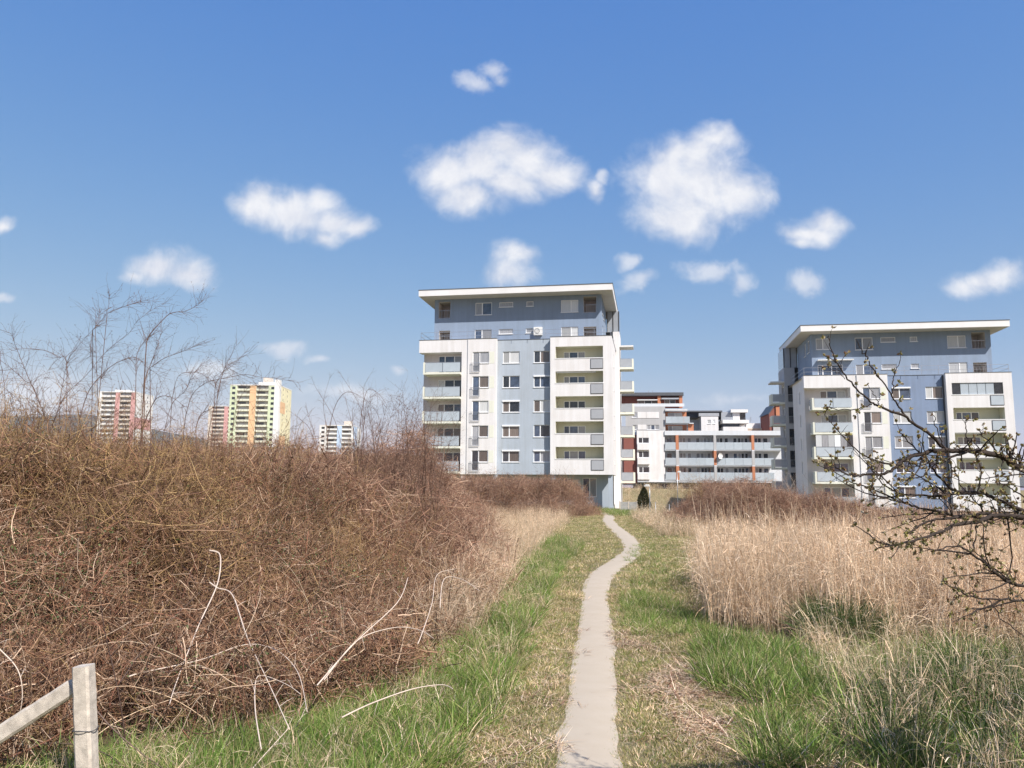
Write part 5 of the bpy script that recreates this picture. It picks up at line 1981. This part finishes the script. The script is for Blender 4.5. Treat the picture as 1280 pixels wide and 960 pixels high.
grow('meadow_grass', 'tall_grass', P, rot_z(len(P), .06), rs.uniform(.8, 1.6, len(P)), 'green meadow grass where the trail tops out', 'grass', 20)
A = sample(210, -2.5, 4, 3.8, 13, lambda x, y: in_t(x, y) & (path_dist(x, y) > .05))
P = np.column_stack([A, gz(A[:, 0], A[:, 1])])
grow('straw_litter', 'litter', P, rot_z(len(P), .03), rs.uniform(.6, 1.2, len(P)), 'scattered bits of dry straw on the turf', 'straw', 21)
A = sample(22, -.2, 3, 4, 16, lambda x, y: path_dist(x, y) < -.02)
P = np.column_stack([A, gz(A[:, 0], A[:, 1]) + .012])
grow('straw_litter', 'speck', P, rot_z(len(P), .02), rs.uniform(.3, .6, len(P)), 'few small twigs and crumbs lying on the bare trail', 'litter', 30)
LT = np.array([(1.2, 4.5), (2.2, 4.6), (2.0, 6.2), (1.5, 9.2), (1.2, 9.4), (1.15, 7)])
A = sample(130, 1, 2.4, 4.4, 9.6, lambda x, y: inside(x, y, LT) & (bumps(x * 2.2, y * 1.5) > .35))
P = np.column_stack([A, gz(A[:, 0], A[:, 1])])
grow('straw_litter', 'litter', P, rot_z(len(P), .03), rs.uniform(.7, 1.3, len(P)), 'mat of flattened dry straw on the right of the trail', 'straw', 22)

# ------------------------------------------------------------------ bare shrubs standing out of the thicket


def catmull(pts, sub=4):
    out = []
    n = len(pts)
    for i in range(n - 1):
        p0, p1, p2, p3 = pts[max(i - 1, 0)], pts[i], pts[i + 1], pts[min(i + 2, n - 1)]
        for k in range(sub):
            t_ = k / sub
            out.append(.5 * ((2 * p1) + (p2 - p0) * t_ + (2 * p0 - 5 * p1 + 4 * p2 - p3) * t_ * t_ + (3 * p1 - p0 - 3 * p2 + p3) * t_ ** 3))
    out.append(pts[-1])
    return out


sr_ = random.Random(77)


def stem_with_twigs(a, pts, r0, r1, twig=.25, dens=9, buds=None, col=(1, 1, 1), lvl=0):
    L = sum((q - p_).length for p_, q in zip(pts[:-1], pts[1:]))
    n = len(pts)
    a.tube(pts, [r0 + (r1 - r0) * i / (n - 1) for i in range(n)], 6 if r0 > .006 else 4, col)
    k = int(L * dens * 1.5)
    for _ in range(k):
        i = sr_.randint(max(1, n // 6), n - 1)
        p_ = pts[i]
        d = (pts[min(i + 1, n - 1)] - pts[i - 1]).normalized()
        side = d.cross(Vector((sr_.gauss(0, 1), sr_.gauss(0, 1), sr_.gauss(0, 1)))).normalized()
        dd = (d * sr_.uniform(.3, 1.0) + side * sr_.uniform(.5, 1.0) + Vector((0, 0, .15))).normalized()
        ln = twig * sr_.uniform(.35, 1.2) * (1 - .4 * i / n)
        q = [p_]
        for _j in range(4):
            dd = (dd + Vector((sr_.gauss(0, .16), sr_.gauss(0, .16), sr_.gauss(0, .16)))).normalized()
            q.append(q[-1] + dd * ln / 4)
        rr = max(r1 * .55, r0 * (1 - i / n) * .35)
        rr = max(min(rr, .0035 if lvl else .005), .0016)
        a.tube(q, [rr, rr * .85, rr * .7, rr * .55, rr * .4], 4, col)
        if lvl < 1 and ln > .12:
            for _j in range(2):
                e = q[sr_.randint(1, 4)]
                d3 = (dd + Vector((sr_.gauss(0, .7), sr_.gauss(0, .7), sr_.gauss(0, .7)))).normalized()
                l3 = ln * sr_.uniform(.2, .5)
                a.tube([e, e + d3 * l3 * .5, e + d3 * l3 + Vector((0, 0, -.01))], [rr * .6, rr * .5, rr * .3], 3, col, cap=False)
                if buds is not None:
                    buds.append((e + d3 * l3, d3))
        if buds is not None:
            buds.append((q[-1], dd))
            if sr_.random() < .5:
                buds.append((q[2], dd))
    if buds is not None:
        buds.append((pts[-1], (pts[-1] - pts[-2]).normalized()))


def traced(px, Y, Y1=None):
    n = len(px)
    return catmull([at(x, y, Y + ((Y1 or Y) - Y) * i / (n - 1)) for i, (x, y) in enumerate(px)], 4)


def bud_mesh(buds, cols, size=(.008, .018), per=(3, 6), p=1.0):
    a = Tubes()
    for pos_, d in buds:
        if sr_.random() > p:
            continue
        for _ in range(sr_.randint(*per)):
            dd = (d + Vector((sr_.gauss(0, .6), sr_.gauss(0, .6), sr_.gauss(0, .6)))).normalized()
            side = dd.cross(Vector((sr_.gauss(0, 1), sr_.gauss(0, 1), sr_.gauss(0, 1)))).normalized()
            c_ = sr_.choice(cols)
            k = sr_.uniform(.7, 1.25)
            L = sr_.uniform(*size)
            a.leaf(pos_, dd, side, L, L * sr_.uniform(.5, .8), tuple(x * k for x in c_))
            a.leaf(pos_, dd, dd.cross(side), L, L * sr_.uniform(.4, .7), tuple(x * k for x in c_))
    return a


def bare_shrub(label, stems, Y, r0=.0085, twig=.42, dens=8, mat='bark_twig', budp=.35):
    base = at(stems[0][0][0], stems[0][0][1], Y)
    base.z = float(gz(base.x, base.y))
    root = thing('bare_shrub', label, 'shrub', base, group='bare shrubs rising from the thicket')
    buds = []
    for st in stems:
        yj = Y + sr_.uniform(-.35, .35)
        pts = traced(st, yj, yj + sr_.uniform(-.3, .3))
        lead = pts[0]
        g_ = gp(lead.x + sr_.uniform(-.2, .2), lead.y + .1)
        full = catmull([g_, g_.lerp(lead, .5) + Vector((sr_.uniform(-.1, .1), 0, 0)), lead], 4)[:-1] + pts
        full = [p_ - base for p_ in full]
        a = Tubes()
        stem_with_twigs(a, full, r0 * sr_.uniform(.8, 1.15), .0016, twig, dens, buds)
        a.build('stem', mat, root)
    bm_ = bud_mesh(buds, [(.10, .055, .045), (.16, .11, .06), (.22, .10, .08)], (.006, .014), (1, 3), budp)
    if bm_.v:
        bm_.build('buds', 'foliage', root, kind='stuff')
    return root


bare_shrub('bare thorny shrub with a budding top at the far left', [
    [(48, 530), (45, 493), (36, 473), (26.5, 450), (19, 431), (14, 418), (9, 415)],
    [(83, 530), (83, 453), (73, 446.5), (59, 439), (39, 436), (20, 437), (2, 444)],
    [(60, 530), (41, 484), (31, 476), (16, 462), (0, 450)],
    [(41, 530), (23, 500), (0, 481)]], 9.6, .0055)
bare_shrub('tall bare shrub leaning right beside the budding one', [
    [(74, 530), (76, 495), (84, 454), (95, 436), (116, 412), (133, 392), (137, 370)],
    [(88, 530), (87, 490), (84, 454)],
    [(116, 412), (113, 440), (117, 455), (123, 472)],
    [(66, 530), (81, 495), (106, 471), (125, 448), (141, 432), (162.5, 415), (170, 403), (187.5, 389), (206, 379)],
    [(119, 410), (123, 398), (126.5, 386)], [(134, 392), (153, 384), (175, 377)]], 9.9, .0045)
bare_shrub('bare shrub with a thick dark bowed stem before the white and red tower', [
    [(98, 530), (109, 493), (123, 473), (137.5, 459), (151.5, 451), (169, 446.5), (184, 459), (200, 470)],
    [(180, 530), (181, 479), (186, 461), (195, 437), (201.5, 415)],
    [(183, 430), (186, 420), (195, 409), (212.5, 392), (231, 389), (245, 382.5), (253, 376)],
    [(187.5, 460), (205, 448), (226.5, 440), (241, 434)],
    [(170, 470), (172, 440), (186, 421)],
    [(178, 535), (192, 503), (203, 495), (217, 498), (230, 508)]], 9.5, .0075)
bare_shrub('bare shrub with long level twigs left of the lime green tower', [
    [(245, 535), (251, 518), (269, 506), (276.5, 473), (283, 456), (295, 432)],
    [(272, 490), (281, 460), (297, 450), (312.5, 434)],
    [(232, 520), (240.6, 493), (258, 478), (269, 475), (287.5, 471.5), (306, 468), (326.5, 471.5), (345, 473), (372, 478)],
    [(215, 500), (223, 470), (244, 465), (259, 471.5), (270, 480)],
    [(262, 535), (268, 505), (270, 480), (283, 461), (300, 468), (318, 473)],
    [(290, 540), (296, 508), (305, 490), (318, 480)],
    [(205, 540), (215, 505), (232, 488), (240, 470), (252, 455)]], 10.2, .0055)
bare_shrub('thin bare whips against the sky between the far towers', [
    [(455, 560), (453, 521), (447, 502), (437, 485), (422, 462)],
    [(428, 560), (419, 527), (405, 501), (395, 485), (389, 471)],
    [(410, 565), (408, 534), (405, 515), (405, 498), (414, 466.5)],
    [(460, 570), (458, 540), (455, 521), (455, 485), (464, 466.5)],
    [(410, 545), (417, 513), (426.5, 495), (437.5, 490), (456, 499), (469, 513), (478, 530)],
    [(452, 515), (458, 490), (466, 487), (478, 498), (490, 518)],
    [(400, 575), (387.5, 537), (375, 524), (357, 510)],
    [(372, 560), (381, 548), (394, 545.5), (408, 550), (418, 560)],
    [(398, 570), (395, 549), (386, 521), (382, 502.5)]], 17.0, .0085, .3, 4, budp=.12)
st_ = []
for k in range(26):
    x0 = 440 + k * 4.4
    lean = sr_.uniform(-22, 22)
    top = 548 - 40 * math.sin(math.pi * (k + 2) / 30) - sr_.uniform(-12, 26)
    st_.append([(x0, 600), (x0 + lean * .35, 575), (x0 + lean * .75, (575 + top) / 2), (x0 + lean * 1.25, top)])
bare_shrub('dense twiggy bush before the left edge of the near tower', st_, 14.0, .0115, .62, 11, budp=.3)
st_ = [[(1062 + k * 2.4, 655), (1062 + k * 2.6 + sr_.uniform(-6, 6), 640), (1062 + k * 3 + sr_.uniform(-14, 14), 612 - sr_.uniform(-6, 14))] for k in range(9)]
bare_shrub('grey leafless bush before the white base of the deeper blue tower', st_, 33.0, .016, .7, 8, mat='cane_brown', budp=.2)
st_ = [[(968 + k * 2.4, 625), (968 + k * 2.8 + sr_.uniform(-5, 5), 612), (966 + k * 3.2 + sr_.uniform(-10, 10), 596 - sr_.uniform(-4, 8))] for k in range(9)]
bare_shrub('pale leafless bush right of the long glass balconies', st_, 48.0, .02, .8, 7, mat='cane_pale', budp=.1)

# ------------------------------------------------------------------ bleached arching canes
CANES = [
    ('longest pale cane falling left from a bend in the thicket', [(262, 688), (275, 694), (272, 729), (250, 778), (235, 815), (219, 857), (212, 880)], .0068),
    ('pale cane bending down to the right into the grass', [(262, 728), (272, 735), (290.6, 744), (309, 797), (334, 850), (362, 912)], .0064),
    ('pale cane in a wide low arch before the thicket', [(160, 846), (181, 840), (250, 825), (306, 806), (344, 812), (372, 840), (384, 890)], .0050),
    ('short pale cane in a tight hook near the grass edge', [(326.6, 937), (319, 887), (320, 850), (331, 845), (359, 856), (376, 868)], .0046),
    ('pale straw stalk rising slanted from the bottom grass', [(300, 985), (318, 958), (362, 909)], .0042),
    ('straight pale cane slanting up right from the grass edge', [(396, 857), (443, 804), (496, 754), (510, 722)], .0056),
    ('pale cane curving over beside the straight slanting one', [(405, 850), (446, 801), (490, 785), (521, 786.5), (542, 798)], .0042),
    ('pale cane lying low over the green verge', [(427, 897), (465, 879), (515, 861.5), (552, 856), (566, 861)], .0050),
    ('pale upright cane drooping right near the verge', [(522, 805), (527, 793), (540, 754), (546, 719), (568, 711.5)], .0040),
    ('small pale arch at the right end of the thicket', [(550, 760), (555, 724), (577, 724), (600, 739)], .0038),
    ('thin brownish cane slanting up left of the pale ones', [(150, 853), (187, 803), (250, 740)], .0040),
    ('pale cane drooping left of the concrete post', [(-10, 805), (0, 812), (22, 837), (28, 869), (22, 905)], .0044),
    ('dark cane arching low behind the concrete post', [(-5, 950), (47, 931), (94, 931), (131, 942), (160, 962)], .0050),
    ('brown cane running down right of the concrete post', [(118, 885), (140, 910), (175, 940), (206, 962)], .0046)]
for lb, px, r in CANES:
    pts = []
    for (x, y) in px:
        Y = 4.95 + (900 - y) * .0105 if y < 900 else 4.95 - (y - 900) * .006
        if x < 130 and y > 800:
            Y = min(Y, 4.75) if 'behind' not in lb else 4.9
        if 'right of the concrete' in lb:
            Y = 4.55
        pts.append(at(x, y, Y))
    pts = catmull(pts, 6)
    base = pts[0].copy()
    o = thing('bramble_cane', lb, 'cane', base, group='bleached canes before the thicket')
    a = Tubes()
    n = len(pts)
    a.tube([p_ - base for p_ in pts], [r * (1 - .55 * i / n) for i in range(n)], 6)
    a.build('stem', 'cane_brown' if ('dark' in lb or 'brown' in lb) else 'cane_pale', o)
    for _ in range(5):
        i = sr_.randint(2, n - 2)
        d = Vector((sr_.gauss(0, 1), sr_.gauss(0, 1), sr_.gauss(.2, 1))).normalized()
        a = Tubes()
        a.tube([pts[i] - base, pts[i] - base + d * .05, pts[i] - base + d * .1 + Vector((0, 0, -.01))], [r * .35, r * .3, r * .15], 4)
        a.build('side_twig', 'cane_brown' if ('dark' in lb or 'brown' in lb) else 'cane_pale', o)

# ------------------------------------------------------------------ the budding fruit tree at the right
FT = Vector((3.75, 3.95, 0))
tree = thing('fruit_tree', 'budding fruit tree reaching dark branches in from the right', 'tree', FT)
fork = Vector((3.35, 3.9, 1.15))
a = Tubes()
trunk_pts = catmull([FT + Vector((.05, 0, -.1)), FT + Vector((-.02, .02, .4)), FT + Vector((-.15, 0, .8)), fork], 5)
a.tube([p_ - FT for p_ in trunk_pts], [.12 - .05 * i / len(trunk_pts) for i in range(len(trunk_pts))], 12)
a.build('trunk', 'bark_branch', tree)
LIMBS = [  # traced points, depth at start and end, radius at start and end, twig length, twigs per metre, from the fork
    ([(1400, 640), (1340, 618), (1290, 592), (1267, 581), (1255, 571), (1245, 568.7), (1230, 565.6), (1215, 563.7), (1200, 563), (1185, 563), (1170, 563.7), (1155, 567), (1139, 571), (1127, 577), (1120, 584), (1112, 589), (1102, 592.5), (1090, 592.5), (1075, 594), (1061, 592.5), (1049, 587), (1040, 581)], 3.75, 3.3, .021, .0024, .13, 16, True),
    ([(1183, 563), (1168, 548), (1155, 538), (1140, 529), (1130, 520), (1115, 514), (1100, 507.5), (1091, 505.6), (1076, 490), (1059, 474), (1049, 459), (1042.5, 446), (1037.5, 431), (1036, 420)], 3.55, 3.3, .0085, .0018, .10, 9, False),
    ([(1091, 505.6), (1079, 508), (1065, 512), (1045, 511), (1034, 509)], 3.42, 3.3, .0032, .0015, .07, 12, False),
    ([(1057, 472), (1049, 467), (1039, 462), (1032, 459)], 3.36, 3.3, .0022, .0012, .05, 8, False),
    ([(1046, 453), (1036, 447), (1032, 445)], 3.36, 3.3, .0022, .0012, .05, 8, False),
    ([(1131, 520), (1124, 509), (1115, 495), (1102, 477), (1090, 459), (1085, 447), (1079, 441), (1074, 431), (1070, 426)], 3.48, 3.35, .006, .0018, .09, 9, False),
    ([(1115, 495), (1116, 485), (1117, 472), (1121, 464), (1125, 446), (1126, 441)], 3.45, 3.5, .0035, .0014, .06, 9, False),
    ([(1098, 506), (1097, 502), (1090, 490), (1084, 482)], 3.42, 3.4, .0028, .0014, .05, 8, False),
    ([(1400, 650), (1340, 648), (1280, 646), (1246, 644), (1224, 651), (1199, 655.6), (1175, 665), (1145, 675), (1119, 680), (1096, 685.6)], 3.85, 3.2, .018, .0026, .13, 15, True),
    ([(1150, 674), (1128, 680), (1113, 697)], 3.35, 3.3, .0035, .0018, .07, 8, False),
    ([(1400, 655), (1330, 652), (1280, 648), (1255, 647), (1227, 642.5), (1199, 646), (1171, 650), (1152, 655.6), (1134, 668)], 4.05, 3.5, .017, .003, .15, 18, True),
    ([(1400, 665), (1330, 655), (1277, 637), (1250, 626), (1229, 617.5), (1207, 615), (1190, 612), (1174, 597), (1164, 582), (1151, 566), (1132, 547), (1126, 539)], 3.95, 3.5, .014, .002, .13, 17, True),
    ([(1240, 648), (1200, 645), (1175, 640), (1149, 635), (1132, 629), (1115, 625), (1095, 620), (1087, 614)], 3.8, 3.4, .008, .002, .10, 14, False),
    ([(1096, 621), (1093, 626), (1090, 632)], 3.4, 3.4, .0025, .0014, .04, 8, False),
    ([(1210, 616), (1190, 618), (1165, 620), (1139, 619), (1122, 617), (1107, 607), (1097, 597), (1087, 579)], 3.75, 3.4, .0075, .0018, .11, 17, False),
    ([(1400, 720), (1340, 725), (1280, 731), (1261, 727), (1246, 716), (1227, 701), (1205, 686), (1190, 683), (1167, 689)], 3.7, 3.25, .014, .002, .12, 12, True),
    ([(1400, 735), (1340, 748), (1280, 751), (1252, 749), (1220, 748), (1199, 738), (1180, 730)], 3.6, 3.2, .009, .0018, .11, 11, True),
    ([(1246, 717), (1216, 717), (1182, 722)], 3.5, 3.3, .004, .0016, .09, 11, False),
    ([(1214, 692), (1218, 680), (1220, 654)], 3.5, 3.6, .0045, .003, .07, 9, False),
    ([(1234, 749), (1240, 756), (1255, 777), (1280, 796), (1310, 815)], 3.4, 3.2, .003, .0016, .08, 8, False),
    ([(1248, 570), (1242, 559), (1230, 546), (1224, 539)], 3.6, 3.5, .0045, .0018, .07, 13, False),
    ([(1215, 563), (1209, 551), (1207.5, 536), (1207.5, 526)], 3.55, 3.6, .0048, .0018, .08, 15, False),
    ([(1222, 615), (1226, 585), (1220, 570), (1217, 563)], 3.6, 3.5, .004, .002, .07, 13, False),
    ([(1182, 562), (1176, 548), (1170, 531), (1169, 520)], 3.5, 3.5, .0042, .0018, .07, 14, False),
    ([(1157, 567), (1153, 556), (1147, 547)], 3.45, 3.4, .0035, .0016, .06, 12, False),
    ([(1340, 600), (1300, 590), (1280, 592), (1252, 596), (1225, 598)], 3.7, 3.4, .0058, .002, .08, 11, True),
    ([(1330, 650), (1300, 634), (1280, 620), (1261, 609), (1251, 604), (1240, 600)], 3.8, 3.6, .006, .002, .09, 13, False),
    ([(1300, 585), (1280, 575), (1271, 569), (1262, 562)], 3.7, 3.6, .0035, .0016, .05, 9, False),
    ([(1208, 565), (1190, 571), (1174, 579), (1166, 583), (1150, 596), (1136, 600)], 3.55, 3.45, .0065, .002, .10, 16, False),
    ([(1230, 640), (1218, 625), (1205, 612), (1196, 595), (1188, 580)], 3.8, 3.5, .005, .002, .10, 16, False),
    ([(1190, 645), (1180, 628), (1165, 610), (1160, 598)], 3.7, 3.5, .004, .0018, .09, 15, False),
    ([(1260, 727), (1235, 738), (1212, 740), (1190, 752)], 3.5, 3.3, .004, .0016, .09, 11, False),
    # the rest of the crown, right of the view
    ([(1420, 640), (1520, 560), (1560, 480), (1600, 400)], 3.95, 4.6, .03, .004, .3, 10, True),
    ([(1430, 640), (1600, 600), (1750, 540), (1850, 500)], 4.0, 5.0, .028, .004, .3, 10, True),
    ([(1420, 640), (1480, 540), (1470, 430), (1440, 330)], 3.9, 4.3, .026, .004, .28, 10, True),
    ([(1430, 660), (1600, 690), (1700, 670), (1800, 640)], 4.0, 5.4, .024, .004, .3, 10, True),
    ([(1440, 640), (1560, 640), (1600, 620), (1620, 560)], 4.1, 6.0, .024, .004, .3, 10, True),
]
buds = []
for (px, Y0, Y1, r0, r1, tw, dn, to_fork) in LIMBS:
    pts = traced(px, Y0, Y1)
    if to_fork:
        pts = catmull([fork, fork.lerp(pts[0], .5) + Vector((0, 0, .03)), pts[0]], 3)[:-1] + pts
    jit = [p_ + Vector((sr_.gauss(0, .0025), sr_.gauss(0, .004), sr_.gauss(0, .0025))) for p_ in pts]
    a = Tubes()
    stem_with_twigs(a, [p_ - FT for p_ in jit], r0 * .88, r1 * .9, tw, dn, buds)
    a.build('limb', 'bark_branch', tree)
    if r0 >= .0075 and px[-1][0] < 1300 and px[-1][1] > 540:
        vis = [k for k in range(len(jit) - 2) if .47 * jit[k].y < jit[k].x < .70 * jit[k].y]
        for _ in range(max(3, int(len(vis) * .13))):
            k = sr_.choice(vis)
            d = (jit[k + 1] - jit[k]).normalized()
            d = (d * sr_.uniform(.2, .9) + Vector((sr_.gauss(-.25, .45), sr_.gauss(0, .45), sr_.gauss(.1, .55)))).normalized()
            q = [jit[k]]
            ln = sr_.uniform(.16, .46)
            for _j in range(7):
                d = (d + Vector((sr_.gauss(0, .13), sr_.gauss(0, .13), sr_.gauss(.03, .13)))).normalized()
                q.append(q[-1] + d * ln / 7)
            a = Tubes()
            stem_with_twigs(a, [p_ - FT for p_ in q], min(.0045, r0 * .5), .0015, .09, 12, buds)
            a.build('branchlet', 'bark_branch', tree)
bm_ = bud_mesh(buds, [(.30, .26, .085), (.24, .235, .075), (.36, .30, .14), (.20, .12, .07), (.26, .17, .10), (.40, .33, .20), (.46, .38, .27)], (.009, .020), (4, 8), .85)
bm_.build('bud_clusters', 'foliage', tree, kind='stuff')

# ------------------------------------------------------------------ air
hz = MB()
hz.box(-9500, 9500, -400, 7000, -6.2, 520, 'lamp_white')
hm = bpy.data.materials.new("thin_air")
hm.use_nodes = True
t = NT(hm.node_tree)
hm.node_tree.nodes.clear()
pvn = t.n('ShaderNodeVolumePrincipled')
pvn.inputs['Color'].default_value = (0.86, 0.90, 1.0, 1)
pvn.inputs['Density'].default_value = 0.00006
pvn.inputs['Anisotropy'].default_value = 0.0
o_ = t.n('ShaderNodeOutputMaterial')
t.link(pvn.outputs[0], o_.inputs['Volume'])
MATS['lamp_white_keep'] = MATS['lamp_white']
me = hz.mesh('haze')
me.materials.clear()
me.materials.append(hm)
place('haze', me, kind='stuff', label='thin air that fades the far hills', category='haze')
